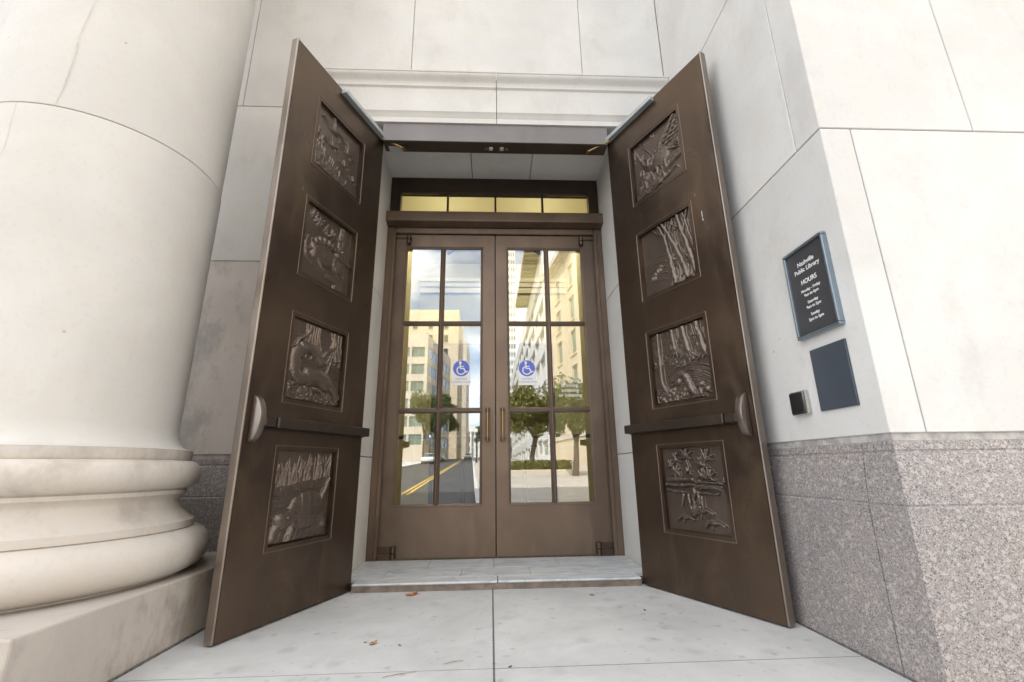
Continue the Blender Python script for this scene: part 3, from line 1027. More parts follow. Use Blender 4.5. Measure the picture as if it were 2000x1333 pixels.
def rel_turtle():
    r = Rel(31)
    rng = random.Random(9)
    bank = 0.60 + 0.10 * r.x + 0.03 * r.n1
    r.region((r.y < bank) & (r.y > bank - 0.09), 0.30, 0.3, 0.2)
    r.region((r.y <= bank - 0.09), 0.06, 0.10, 0.12)
    for k in range(60):
        x = rng.uniform(0.02, 0.98)
        y = 0.60 + 0.10 * x
        r.stroke(curve([(x, y), (x + rng.uniform(-.03, .03), y + 0.12), (x + rng.uniform(-.07, .07), y + rng.uniform(0.17, 0.32))]), 0.007, 0.0035, rng.uniform(0.14, 0.30))
    for k in range(7):
        y = 0.52 - 0.05 * k
        r.stroke(curve([(0.0, y), (0.3, y + rng.uniform(-.01, .03)), (0.55, y + 0.04)]), 0.02, 0.01, 0.2, tex=0.15)
    r.region(r.y < 0.16 + 0.08 * r.x + 0.05 * r.n1, 0.22, 0.3, 0.4)
    for k in range(24):
        x = rng.uniform(0.02, 0.97)
        r.blob(x, rng.uniform(0.02, 0.14 + 0.08 * x), 0.07, 0.03, rng.uniform(0.2, 0.42), rng.uniform(-30, 30), tex=0.22)
    r.stroke(curve([(0.80, 0.40), (0.88, 0.52), (0.96, 0.68)]), 0.05, 0.02, 0.72, tex=0.2)
    r.blob(0.58, 0.33, 0.31, 0.215, 0.85, 10, base=0.10, p=0.42)
    # scutes on the shell
    for p in (((0.33, 0.42), (0.58, 0.36), (0.84, 0.36)), ((0.36, 0.30), (0.58, 0.24), (0.80, 0.24))):
        for a, b in zip(p[:-1], p[1:]):
            d = np.array(b) - a
            t = np.clip(((r.x - a[0]) * d[0] + (r.y - a[1]) * d[1]) / (d @ d), 0, 1)
            q = np.hypot(r.x - a[0] - t * d[0], r.y - a[1] - t * d[1])
            r.h -= 0.07 * np.exp(-(q / 0.008) ** 2)
    for a, b in (((0.46, 0.50), (0.44, 0.18)), ((0.58, 0.53), (0.58, 0.15)), ((0.70, 0.52), (0.72, 0.18))):
        d = np.array(b) - a
        t = np.clip(((r.x - a[0]) * d[0] + (r.y - a[1]) * d[1]) / (d @ d), 0, 1)
        q = np.hypot(r.x - a[0] - t * d[0], r.y - a[1] - t * d[1])
        r.h -= 0.07 * np.exp(-(q / 0.008) ** 2)
    r.stroke([(0.36, 0.28), (0.24, 0.25)], 0.10, 0.10, 0.85, base=0.08, tex=0.08)
    r.blob(0.20, 0.24, 0.125, 0.105, 0.96, -10, base=0.06, tex=0.06)
    r.blob(0.14, 0.27, 0.022, 0.022, 1.1)
    r.blob(0.25, 0.27, 0.022, 0.022, 1.1)
    r.stroke(curve([(0.40, 0.22), (0.37, 0.12), (0.33, 0.06)]), 0.085, 0.065, 0.78, tex=0.15)
    r.stroke(curve([(0.13, 0.16), (0.09, 0.10), (0.07, 0.06)]), 0.07, 0.06, 0.7, tex=0.15)
    r.stroke(curve([(0.82, 0.24), (0.90, 0.20), (0.92, 0.14)]), 0.07, 0.06, 0.65, tex=0.15)
    for k in range(5):
        r.stroke([(0.29 + 0.025 * k, 0.07), (0.27 + 0.032 * k, 0.01)], 0.014, 0.006, 0.8)
    return r


def rel_owl():
    r = Rel(41)
    rng = random.Random(12)
    for k in range(30):
        x, y = rng.random(), rng.uniform(0.05, 0.95)
        a = rng.uniform(60, 130)
        l = rng.uniform(0.05, 0.2)
        r.stroke([(x, y), (x + l * math.cos(math.radians(a)), y + l * math.sin(math.radians(a)))], 0.009, 0.003, rng.uniform(0.12, 0.3))
    r.stroke(curve([(0.05, 0.95), (0.13, 0.75), (0.22, 0.55), (0.20, 0.40)]), 0.02, 0.03, 0.45, tex=0.15)
    r.stroke(curve([(0.17, 0.98), (0.30, 0.80), (0.36, 0.70)]), 0.012, 0.018, 0.4)
    r.stroke(curve([(0.0, 0.06), (0.3, 0.10), (0.6, 0.22), (0.97, 0.30)]), 0.065, 0.02, 0.55, tex=0.2)
    r.stroke(curve([(0.3, 0.02), (0.6, 0.10), (0.85, 0.16)]), 0.025, 0.01, 0.45, tex=0.2)
    for x in (0.18, 0.36, 0.56):
        r.stroke(curve([(x, 0.36), (x + 0.04, 0.24), (x + 0.06, 0.12)]), 0.018, 0.022, 0.45, tex=0.1)
    # wing of overlapping feathers
    for row in range(4):
        for k in range(7):
            t = k / 6
            x = 0.60 + 0.30 * t + 0.055 * row * (1 - 0.3 * t)
            y = 0.60 + 0.36 * t - 0.05 * row
            r.blob(x, y, 0.085 - 0.008 * row, 0.022, 0.72 - 0.10 * row, 25 + 18 * t - 6 * row, base=0.06, tex=0.1)
    r.stroke(curve([(0.55, 0.58), (0.66, 0.76), (0.92, 0.98)]), 0.055, 0.03, 0.72, tex=0.15)
    r.blob(0.57, 0.46, 0.23, 0.155, 0.86, 14, base=0.06, tex=0.12)
    for k in range(5):
        r.stroke([(0.74, 0.50), (0.90 + 0.01 * k, 0.60 - 0.045 * k)], 0.028, 0.012, 0.6, tex=0.1)
    r.blob(0.36, 0.53, 0.145, 0.15, 0.98, 0, base=0.04, tex=0.10)
    for x in (0.29, 0.42):
        r.blob(x, 0.56, 0.062, 0.066, 0.10, 0, base=0.93)
        q = np.hypot((r.x - x), (r.y - 0.56))
        r.h -= 0.22 * np.exp(-(q / 0.026) ** 2)
    r.stroke([(0.355, 0.54), (0.345, 0.46)], 0.025, 0.008, 0.25, base=0.95)
    r.stroke([(0.50, 0.34), (0.50, 0.24)], 0.04, 0.03, 0.75, tex=0.1)
    r.stroke([(0.66, 0.36), (0.68, 0.25)], 0.035, 0.03, 0.7, tex=0.1)
    r.blob(0.20, 0.32, 0.17, 0.085, 0.5, 30, tex=0.2)
    r.blob(0.10, 0.22, 0.10, 0.05, 0.42, 30, tex=0.2)
    return r


def rel_birches():
    r = Rel(51)
    rng = random.Random(13)
    for k in range(5):
        y = 0.50 - 0.09 * k
        r.stroke(curve([(0.0, y), (0.2, y + 0.05), (0.45, y + 0.02)]), 0.014, 0.007, 0.16)
    r.region((r.x > 0.5) & (r.y < 0.86), 0.07, 0.22, 0.1)
    for x, y in ((0.30, 0.38), (0.18, 0.30)):
        r.blob(x, y, 0.055, 0.035, 0.3, 0)
        for d in (-0.035, -0.012, 0.015, 0.038):
            r.stroke([(x + d, y - 0.02), (x + d, y - 0.075)], 0.009, 0.006, 0.25)
        r.blob(x + 0.055, y - 0.02, 0.02, 0.018, 0.28)
    trunks = [([(0.38, 1.0), (0.50, 0.72), (0.545, 0.45), (0.60, 0.04)], 0.025, 0.048, 0.80),
              ([(0.46, 1.0), (0.60, 0.70), (0.72, 0.40), (0.82, 0.06)], 0.03, 0.055, 0.92),
              ([(0.76, 1.0), (0.82, 0.72), (0.90, 0.40), (0.97, 0.08)], 0.032, 0.055, 0.95),
              ([(0.86, 1.0), (0.92, 0.70), (0.97, 0.45)], 0.02, 0.03, 0.6), ([(0.66, 1.0), (0.68, 0.75), (0.70, 0.55)], 0.015, 0.02, 0.5)]
    for p, a, b, h in trunks:
        r.stroke(curve(p), a, b, h, tex=0.14)
    for a, b in (((0.47, 0.78), (0.26, 0.98)), ((0.50, 0.74), (0.55, 1.0)), ((0.57, 0.76), (0.68, 1.0)), ((0.82, 0.74), (0.60, 0.95)), ((0.84, 0.72), (0.95, 1.0)), ((0.70, 0.80), (0.80, 1.0))):
        r.stroke([a, b], 0.024, 0.012, 0.65, tex=0.1)
    for x, y in ((0.62, 0.34), (0.86, 0.30)):
        r.blob(x + 0.03, y - 0.06, 0.085, 0.06, 0.45, 0, tex=0.12)
        r.blob(x - 0.02, y + 0.04, 0.045, 0.04, 0.55, 0, tex=0.1)
        r.stroke([(x - 0.03, y + 0.07), (x - 0.07, y + 0.14)], 0.01, 0.005, 0.5)
        r.stroke([(x, y + 0.07), (x + 0.03, y + 0.15)], 0.01, 0.005, 0.5)
        for d in (-0.01, 0.03, 0.075, 0.1):
            r.stroke([(x + d, y - 0.08), (x + d + 0.01, y - 0.24)], 0.016, 0.011, 0.42)
    for k in range(40):
        x = rng.uniform(0.5, 0.98)
        r.stroke([(x, 0.02), (x + rng.uniform(-.03, .03), rng.uniform(0.06, 0.14))], 0.01, 0.004, 0.3)
    return r


def rel_forest():
    r = Rel(61)
    rng = random.Random(14)
    r.region(r.y > 0.5, 0.08, 0.25, 0.15)
    bank = 0.55 + 0.04 * np.sin(r.x * 9) + 0.04 * r.n1
    r.region((r.y < bank + 0.05) & (r.y > bank - 0.06), 0.36, 0.4, 0.3)
    for k in range(11):
        y = 0.48 - 0.032 * k
        r.stroke(curve([(0.25, y - 0.05), (0.5, y + rng.uniform(-.02, .02)), (0.75, y - 0.02), (1.0, y - 0.12 + rng.uniform(-.03, .03))]), 0.016, 0.02, rng.uniform(0.2, 0.4), tex=0.14)
    for p, a, b, h in (([(0.16, 1.0), (0.16, 0.6), (0.16, 0.3), (0.20, 0.18)], 0.03, 0.038, 0.9), ([(0.41, 1.0), (0.43, 0.8), (0.46, 0.66)], 0.035, 0.04, 0.7),
                       ([(0.61, 1.0), (0.64, 0.8), (0.68, 0.62)], 0.042, 0.05, 0.85), ([(0.85, 1.0), (0.90, 0.75), (0.95, 0.56)], 0.045, 0.055, 0.9),
                       ([(0.50, 1.0), (0.51, 0.85)], 0.015, 0.015, 0.4), ([(0.76, 1.0), (0.79, 0.82)], 0.02, 0.02, 0.5)):
        r.stroke(curve(p), a, b, h, tex=0.14)
    for x, y in ((0.46, 0.66), (0.68, 0.61), (0.95, 0.56), (0.20, 0.19)):
        for k in range(4):
            r.stroke(curve([(x, y + 0.03), (x + 0.05 * (k - 1.5), y - 0.03), (x + 0.09 * (k - 1.5), y - 0.07)]), 0.026, 0.012, 0.75, tex=0.1)
    r.region((r.y < 0.20 - 0.08 * r.x + 0.06 * r.n1) & (r.x < 0.88), 0.35, 0.45, 0.5)
    for k in range(30):
        x = rng.uniform(0.04, 0.85)
        r.blob(x, rng.uniform(0.03, 0.19 - 0.08 * x), 0.045, 0.03, rng.uniform(0.4, 0.75), rng.uniform(0, 90), tex=0.2)
    r.stroke(curve([(0.30, 0.28), (0.45, 0.34), (0.56, 0.32), (0.62, 0.22), (0.66, 0.10)]), 0.04, 0.06, 0.9, tex=0.2)
    r.blob(0.29, 0.27, 0.05, 0.05, 0.7)
    r.blob(0.44, 0.26, 0.06, 0.055, 0.85)
    r.blob(0.80, 0.165, 0.075, 0.045, 0.85)
    r.blob(0.90, 0.10, 0.06, 0.045, 0.75)
    r.stroke([(0.80, 0.14), (0.80, 0.06)], 0.022, 0.024, 0.6)
    return r


def rel_flowers():
    r = Rel(71)
    rng = random.Random(15)

    def leaf(x, y, l, w, a, h=0.8):
        c, s_ = math.cos(math.radians(a)), math.sin(math.radians(a))
        r.stroke(curve([(x, y), (x + l * 0.5 * c, y + l * 0.5 * s_), (x + l * c, y + l * s_)]), w, w * 0.25, h, tex=0.08)

    def flower(x, y, s_):
        for a in (200, 160, 120, 60, 20, -20):
            leaf(x, y, 0.105 * s_, 0.03 * s_, a + rng.uniform(-12, 12), rng.uniform(0.6, 0.95))
        leaf(x, y, 0.10 * s_, 0.02 * s_, 88, 0.6)
        r.blob(x, y, 0.025 * s_, 0.025 * s_, 0.95)
    for k in range(10):
        y = 0.62 - 0.012 * k
        r.stroke(curve([(0.04, y), (0.5, y + rng.uniform(-.01, .01)), (0.95, y)]), 0.01, 0.008, 0.15, tex=0.1)
    for x, y, t in ((0.25, 0.83, 0.62), (0.42, 0.88, 0.66), (0.72, 0.80, 0.62), (0.66, 0.87, 0.66), (0.16, 0.78, 0.64)):
        r.stroke(curve([(x, y), (x + 0.03, (y + t) / 2), (x + 0.05, t)]), 0.010, 0.012, 0.5)
    for x, y, s_ in ((0.25, 0.84, 1.0), (0.42, 0.89, 1.15), (0.75, 0.86, 1.15), (0.68, 0.79, 1.0), (0.15, 0.78, 0.8), (0.45, 0.71, 0.55), (0.66, 0.66, 0.8), (0.78, 0.64, 0.8), (0.24, 0.70, 0.7)):
        flower(x, y, s_)
    for y, x0, x1, w in ((0.610, 0.07, 0.62, 0.040), (0.545, 0.04, 0.93, 0.030), (0.585, 0.55, 0.95, 0.022), (0.470, 0.05, 0.88, 0.026), (0.505, 0.6, 0.96, 0.018)):
        r.stroke(curve([(x0, y), ((x0 + x1) / 2, y + rng.uniform(-.012, .012)), (x1, y - 0.02)]), w, w * 0.7, 0.75, tex=0.35)
    for x, y, a in ((0.50, 0.49, 265), (0.55, 0.46, 285), (0.32, 0.42, 255), (0.40, 0.42, 280), (0.60, 0.40, 285), (0.48, 0.33, 260)):
        leaf(x, y, 0.14, 0.036, a, 0.75)
    for k in range(14):
        r.blob(0.38 + rng.uniform(0, 0.22), 0.30 - rng.uniform(0, 0.1), 0.05, 0.025, rng.uniform(0.4, 0.7), rng.uniform(-30, 30), tex=0.2)
    for x, y, s_ in ((0.60, 0.24, 1.1), (0.32, 0.155, 1.0), (0.76, 0.12, 1.0)):
        r.stroke(curve([(x - 0.13 * s_, y - 0.03), (x - 0.04 * s_, y + 0.025), (x + 0.05 * s_, y + 0.02), (x + 0.15 * s_, y - 0.02)]), 0.036 * s_, 0.010, 0.8, tex=0.2)
        r.blob(x, y, 0.075 * s_, 0.033 * s_, 0.85, 8, tex=0.2)
        leaf(x - 0.02, y, 0.08 * s_, 0.02, 255, 0.5)
    return r


# ------------------------------------------------------------------ bronze outer doors
LW, LT = 1.166, 0.058          # leaf width and thickness
LZ0, LZ1 = 0.012, 4.118
PS0, PS1, PH = 0.283, 0.905, 0.652
PZ = [3.838 - 0.9244 * i for i in range(4)]
FR = 0.034                     # moulding width


def relief_mesh(name, rel, s0, s1, z0, z1, face, sgn, flip, parent, mat):
    """height field on the door; face = local y of the leaf face, sgn = outward direction, flip = u runs against s"""
    h = rel.h.copy()
    h += 0.035 * rel.n1 + 0.02 * rel.n2
    ed = np.minimum(np.minimum(rel.x0, 1 - rel.x0), np.minimum(rel.y0, 1 - rel.y0))
    h *= np.clip(ed / 0.02, 0, 1)
    k = np.ones((3, 3)) / 9
    hp = np.pad(h, 1, mode='edge')
    h = sum(hp[i:i + NY, j:j + NX] * k[i, j] for i in range(3) for j in range(3)) * 0.3 + h * 0.7
    S = (s1 - (s1 - s0) * rel.x0) if flip else (s0 + (s1 - s0) * rel.x0)
    Z = z0 + (z1 - z0) * rel.y0
    Y = face + sgn * (-0.030 + 0.036 * h)
    V = np.stack([S, Y, Z], -1).reshape(-1, 3) * U
    idx = np.arange(NX * NY).reshape(NY, NX)
    a, b, c, d = idx[:-1, :-1].ravel(), idx[:-1, 1:].ravel(), idx[1:, 1:].ravel(), idx[1:, :-1].ravel()
    # winding so that the normals look outwards
    F = np.stack([a, b, c, d], 1) if ((sgn < 0) != flip) else np.stack([d, c, b, a], 1)
    me = bpy.data.meshes.new(name)
    me.from_pydata(V.tolist(), [], F.tolist())
    me.shade_smooth()
    me.materials.append(M[mat])
    o = bpy.data.objects.new(name, me)
    COL.objects.link(o)
    o.parent = parent
    return o


def rect_loops(loops, face, sgn):
    """ring moulding: loops of (s0,s1,z0,z1,offset outwards)"""
    mb = MB()
    v = []
    for s0, s1, z0, z1, d in loops:
        y = face + sgn * d
        v += [(s0, y, z0), (s1, y, z0), (s1, y, z1), (s0, y, z1)]
    f = []
    for i in range(len(loops) - 1):
        for k in range(4):
            f.append((4 * i + k, 4 * i + (k + 1) % 4, 4 * i + 4 + (k + 1) % 4, 4 * i + 4 + k))
    return mb.add(v, f)


def bronze_door(label, hx, hy, ang, sgn, rels, subj):
    """local x runs from the hinge to the free edge; the sculpted face is local y = 0, sgn its outward side"""
    d = thing("bronze_door", label, "door", (hx, hy, 0), ang, "tall bronze outer doors")
    flip = sgn > 0
    back = -sgn * LT
    # leaf: sculpted face with four openings, back and edges
    mb = MB()
    holes = []
    for zt_ in PZ:
        holes.append((PS0 + FR - 0.001, PS1 - FR + 0.001, zt_ - PH + FR - 0.001 - LZ0, zt_ - FR + 0.001 - LZ0))
    if sgn < 0:
        mb.grid_wall((0.004, 0, LZ0), (1, 0, 0), (0, 0, 1), LW - 0.010, LZ1 - LZ0, [(a - .004, b - .004, c, e) for a, b, c, e in holes], 0.04)
    else:
        mb.grid_wall((LW - 0.006, 0, LZ0), (-1, 0, 0), (0, 0, 1), LW - 0.010, LZ1 - LZ0, [(LW - 0.006 - b, LW - 0.006 - a, c, e) for a, b, c, e in holes], 0.04)
    y0, y1 = sorted((-sgn * 0.0405, back))
    x0, x1 = 0.004, LW - 0.006
    ya, yb = 0.0, -sgn * 0.0405
    mb.box(x0, x1, y0, y1, LZ0, LZ1)
    for (xa, za, xb, zb) in ((x0, LZ0, x1, LZ0), (x1, LZ0, x1, LZ1), (x1, LZ1, x0, LZ1), (x0, LZ1, x0, LZ0)):
        mb.add([(xa, ya, za), (xb, ya, zb), (xb, yb, zb), (xa, yb, za)], [(0, 1, 2, 3)])
    mb.build("leaf", 'bronze', d, local=True, recalc=True, weld=True)
    # worn metal edge strip along the free side, stepping up at the top
    e0, e1 = sorted((sgn * 0.003, back - sgn * 0.002))
    MB().box(LW - 0.0055, LW + 0.010, e0, e1, LZ0 - 0.004, LZ1 + 0.012).build("edge_strip", 'bronze_edge', d, local=True, bevel=0.007, seg=3)
    MB().box(LW - 0.09, LW - 0.0065, *sorted((-sgn * 0.012, -sgn * 0.046)), LZ1 + 0.0005, LZ1 + 0.012).build("top_plate", 'bronze', d, local=True)
    for rel, zt_, sj in zip(rels, PZ, subj):
        z1, z0 = zt_, zt_ - PH
        p = relief_mesh("relief_panel", rel, PS0 + FR, PS1 - FR, z0 + FR, z1 - FR, 0.0, sgn, flip, d, 'relief')
        p["label"] = sj
        L = []
        for o, h in ((0.0, -0.002), (0.0, 0.0035), (0.003, 0.0045), (0.006, 0.0035), (0.0075, 0.0005), (0.010, 0.0), (0.012, -0.003), (FR - 0.006, -0.013), (FR - 0.003, -0.012), (FR, -0.034)):
            L.append((PS0 + o, PS1 - o, z0 + o, z1 - o, h))
        rect_loops(L[:5], 0.0, sgn).build("panel_bead", 'bronze_pale', p, local=True)  # paler bronze paints a bright highlight line into the bead's colour
        rect_loops(L[4:], 0.0, sgn).build("panel_frame", 'bronze', p, local=True)
    # panic bar
    bar = MB()
    bar.box(0.012, 0.985, *sorted((sgn * 0.028, sgn * 0.082)), 1.162, 1.232)
    bo = bar.build("panic_bar", 'bronze_bar', d, local=True, bevel=0.007, seg=2)
    MB().box(0.006, 0.05, *sorted((sgn * 0.0005, sgn * 0.0275)), 1.158, 1.236).build("end_cap", 'bronze_bar', bo, local=True, bevel=0.004)
    MB().box(0.9855, 1.075, *sorted((sgn * 0.0005, sgn * 0.07)), 1.168, 1.226).build("latch_box", 'bronze_bar', bo, local=True, bevel=0.006)
    # bowed lever guard at the free edge
    n = 16
    poly = [(sgn * 0.0005, 1.355), (sgn * 0.0005, 1.072)]
    ar = []
    for k in range(n + 1):
        t = k / n
        ar.append((sgn * (0.012 + 0.068 * math.sin(math.pi * t) ** 0.6), 1.072 + 0.283 * t))
    poly = [(sgn * 0.0005, 1.355), (sgn * 0.0005, 1.072)] + ar
    MB().prism(poly, 1.082, 1.130, 'x').build("bar_guard", 'bronze_edge', d, local=True, bevel=0.005, seg=2, smooth=True)
    # grip on the outer side
    ob = back - sgn * 0.055
    MB().tube([(1.10, back - sgn * .001, 1.345), (1.10, ob, 1.345)], 0.016, 10).tube([(1.10, back - sgn * .001, 1.085), (1.10, ob, 1.085)], 0.016, 10).tube(
        [(1.10, ob, 1.375), (1.10, ob, 1.055)], 0.013, 10).build("outer_grip", 'bronze_bar', d, local=True, smooth=True)
    if sgn < 0:
        MB().box(0.985, 0.988, -0.0012, -0.0002, 2.72, 2.77).box(0.986, 0.990, -0.0012, -0.0002, 2.688, 2.712).build("paint_drip", 'white_paint', d, local=True)
    # foot bolt at the bottom of the free edge
    MB().tube([(LW - 0.10, back - sgn * 0.03, 0.001), (LW - 0.10, back - sgn * 0.03, 0.05)], [0.045, 0.03], 14).build("foot_bolt", 'slate', d, local=True, smooth=True)
    # overhead closer rail and its arm reaching to the lintel
    cl = MB().box(0.03, 0.66, *sorted((sgn * 0.0005, sgn * 0.052)), 4.068, 4.112).build("closer_rail", 'steel', d, local=True, bevel=0.003)
    w = Matrix.Rotation(-ang, 3, 'Z') @ (Vector((math.copysign(1.0, hx) * 0.93, 0.11, 0)) - Vector((hx, hy, 0)))
    MB().tube([(0.07, sgn * 0.030, 4.062), (w.x, w.y, 4.014)], 0.011, 8).tube([(w.x, w.y, 4.004), (w.x, w.y, 4.0315)], 0.02, 10).build("closer_arm", 'brass', cl, local=True)
    return d


bronze_door("tall bronze door standing open at the left, panels of geese, opossum, otter and turtle", -1.131, 0.098, R(-110.38), 1,
            [rel_geese(), rel_opossum(), rel_otter(), rel_turtle()],
            ["bronze relief of flying geese above a wooded hill", "bronze relief of an opossum carrying young on a branch",
             "bronze relief of an otter curled on a rocky bank", "bronze relief of a turtle below reeds"])
bronze_door("tall bronze door standing open at the right, panels of owl, birches, forest and flowers", 1.1356, 0.077, R(-65.03), -1,
            [rel_owl(), rel_birches(), rel_forest(), rel_flowers()],
            ["bronze relief of an owl with raised wing", "bronze relief of slender birch trunks and deer",
             "bronze relief of tree trunks above a stream bank", "bronze relief of flowers over rock ledges"])

# ------------------------------------------------------------------ inner frame and glazed doors
YD = 1.02                      # plane of the glass doors
fr = thing("inner_door_frame", "brown metal frame around the glazed doors and the transom window", "door frame", (0, YD, 0.06))
for s0 in (-1, 1):
    x0, x1 = sorted((s0 * 1.1605, s0 * 1.254))
    MB().box(x0 + 0.0, x1, YD - 0.05, YD + 0.10, zt - 0.02, 3.618).build("jamb", 'bronze_pale', fr, bevel=0.006)
    x0, x1 = sorted((s0 * 1.148, s0 * 1.185))
    MB().box(x0, x1, YD - 0.068, YD - 0.0505, zt - 0.02, 3.55).build("stop_bead", 'bronze_pale', fr, bevel=0.004)
MB().box(-1.16, 1.16, YD - 0.045, YD + 0.10, 3.545, 3.618).build("door_head", 'bronze_pale', fr, bevel=0.006)
MB().prism([(YD - 0.06, 3.620), (YD + 0.10, 3.620), (YD + 0.10, 3.765), (YD - 0.16, 3.765), (YD - 0.165, 3.760), (YD - 0.165, 3.645), (YD - 0.16, 3.640), (YD - 0.09, 3.628)],
           -1.254, 1.254, 'x').build("transom_bar", 'bronze_pale', fr, bevel=0.003)
tf = MB()
tf.box(-1.254, -1.135, YD - 0.0, YD + 0.10, 3.767, 4.320).box(1.135, 1.254, YD, YD + 0.10, 3.767, 4.320)
tf.box(-1.1349, 1.1349, YD, YD + 0.10, 4.120, 4.320).box(-1.1349, 1.1349, YD, YD + 0.10, 3.767, 3.79)
tf.build("transom_frame", 'bronze_deep', fr, bevel=0.003)
for x in (-0.575, 0.0, 0.572):
    MB().box(x - 0.012, x + 0.012, YD + 0.02, YD + 0.07, 3.7905, 4.1195).build("transom_mullion", 'bronze_deep', fr)
tx = [-1.134, -0.588, -0.562, -0.013, 0.013, 0.559, 0.585, 1.134]
for k in range(4):
    MB().box(tx[2 * k], tx[2 * k + 1], YD + 0.04, YD + 0.046, 3.7915, 4.1185).build("transom_pane", 'glass_top', fr)


def text_obj(name, body, size, pos, ex, ez, mat, parent, align='CENTER', bold=0.0, shear=0.0):
    """flat lettering: pos in metres, ex reading direction, ez up"""
    cu = bpy.data.curves.new(name, 'FONT')
    cu.body = body
    cu.size = size
    cu.align_x = align
    cu.offset = bold
    cu.shear = shear
    cu.extrude = 0.0004
    o = bpy.data.objects.new(name, cu)
    COL.objects.link(o)
    dg = bpy.context.evaluated_depsgraph_get()
    me = bpy.data.meshes.new_from_object(o.evaluated_get(dg))
    bpy.data.objects.remove(o)
    ex, ez = Vector(ex), Vector(ez)
    nn = ex.cross(ez)
    org = Vector(parent.get("_org", (0, 0, 0))) if parent is not None else Vector((0, 0, 0))
    for v in me.vertices:
        p = Vector(pos) + ex * v.co.x + ez * v.co.y + nn * v.co.z
        v.co = p - org
    me.materials.clear()
    me.materials.append(M[mat])
    ob = bpy.data.objects.new(name, me)
    COL.objects.link(ob)
    ob.parent = parent
    return ob


def disc(mb, cx, y0, y1, cz, r, n=40, r_in=None, a0=0, a1=360):
    if r_in is None:
        mb.prism([(cx + r * math.cos(2 * math.pi * k / n), cz + r * math.sin(2 * math.pi * k / n)) for k in range(n)], y0, y1)
    else:
        for k in range(n):
            t0, t1 = R(a0 + (a1 - a0) * k / n), R(a0 + (a1 - a0) * (k + 1) / n)
            mb.prism([(cx + r_in * math.cos(t0), cz + r_in * math.sin(t0)), (cx + r * math.cos(t0), cz + r * math.sin(t0)),
                      (cx + r * math.cos(t1), cz + r * math.sin(t1)), (cx + r_in * math.cos(t1), cz + r_in * math.sin(t1))], y0, y1)


def seg2(mb, p, q, w, y0, y1):
    p, q = Vector(p), Vector(q)
    d = (q - p).normalized()
    n = Vector((-d.y, d.x)) * w / 2
    mb.prism([tuple(p - n), tuple(q - n), tuple(q + n), tuple(p + n)], y0, y1)


def sticker(door, cx, cz):
    w = 0.094
    y = YD - 0.0045
    back = MB()
    pts = [(cx - w, cz - 0.185), (cx + w, cz - 0.185), (cx + w, cz)]
    pts += [(cx + w * math.cos(math.pi * k / 24), cz + w * math.sin(math.pi * k / 24)) for k in range(1, 24)] + [(cx - w, cz)]
    s_ = back.prism(pts, y - 0.001, y).build("accessibility_sticker", 'white_paint', door)
    s_["_org"] = door["_org"]
    b = MB()
    disc(b, cx, y - 0.0022, y - 0.0014, cz, w * 0.945)
    b.build("blue_disc", 'blue', s_)
    f = MB()
    y0, y1 = y - 0.0034, y - 0.0026
    disc(f, cx - 0.012, y0, y1, cz + 0.062, 0.015, 20)
    seg2(f, (cx - 0.014, cz + 0.046), (cx - 0.008, cz - 0.004), 0.017, y0, y1)
    seg2(f, (cx - 0.010, cz + 0.022), (cx + 0.028, cz + 0.020), 0.010, y0 - 0.0002, y1 - 0.0002)
    seg2(f, (cx - 0.014, cz - 0.001), (cx + 0.030, cz - 0.003), 0.013, y0 - 0.0004, y1 - 0.0004)
    seg2(f, (cx + 0.026, cz + 0.001), (cx + 0.048, cz - 0.046), 0.013, y0 - 0.0006, y1 - 0.0006)
    seg2(f, (cx + 0.043, cz - 0.044), (cx + 0.069, cz - 0.034), 0.012, y0 - 0.0008, y1 - 0.0008)
    disc(f, cx - 0.002, y0, y1, cz - 0.022, 0.050, 30, 0.038, 100, 330)
    f.build("wheelchair_symbol", 'white_paint', s_)
    for t, sz, dz in (("CAUTION", 0.026, -0.125), ("AUTOMATIC DOOR", 0.0225, -0.158)):
        text_obj("lettering", t, sz * U * 1.05, ((cx) * U, (y - 0.0022) * U, (cz + dz) * U), (1, 0, 0), (0, 0, 1), 'grey_ink', s_)


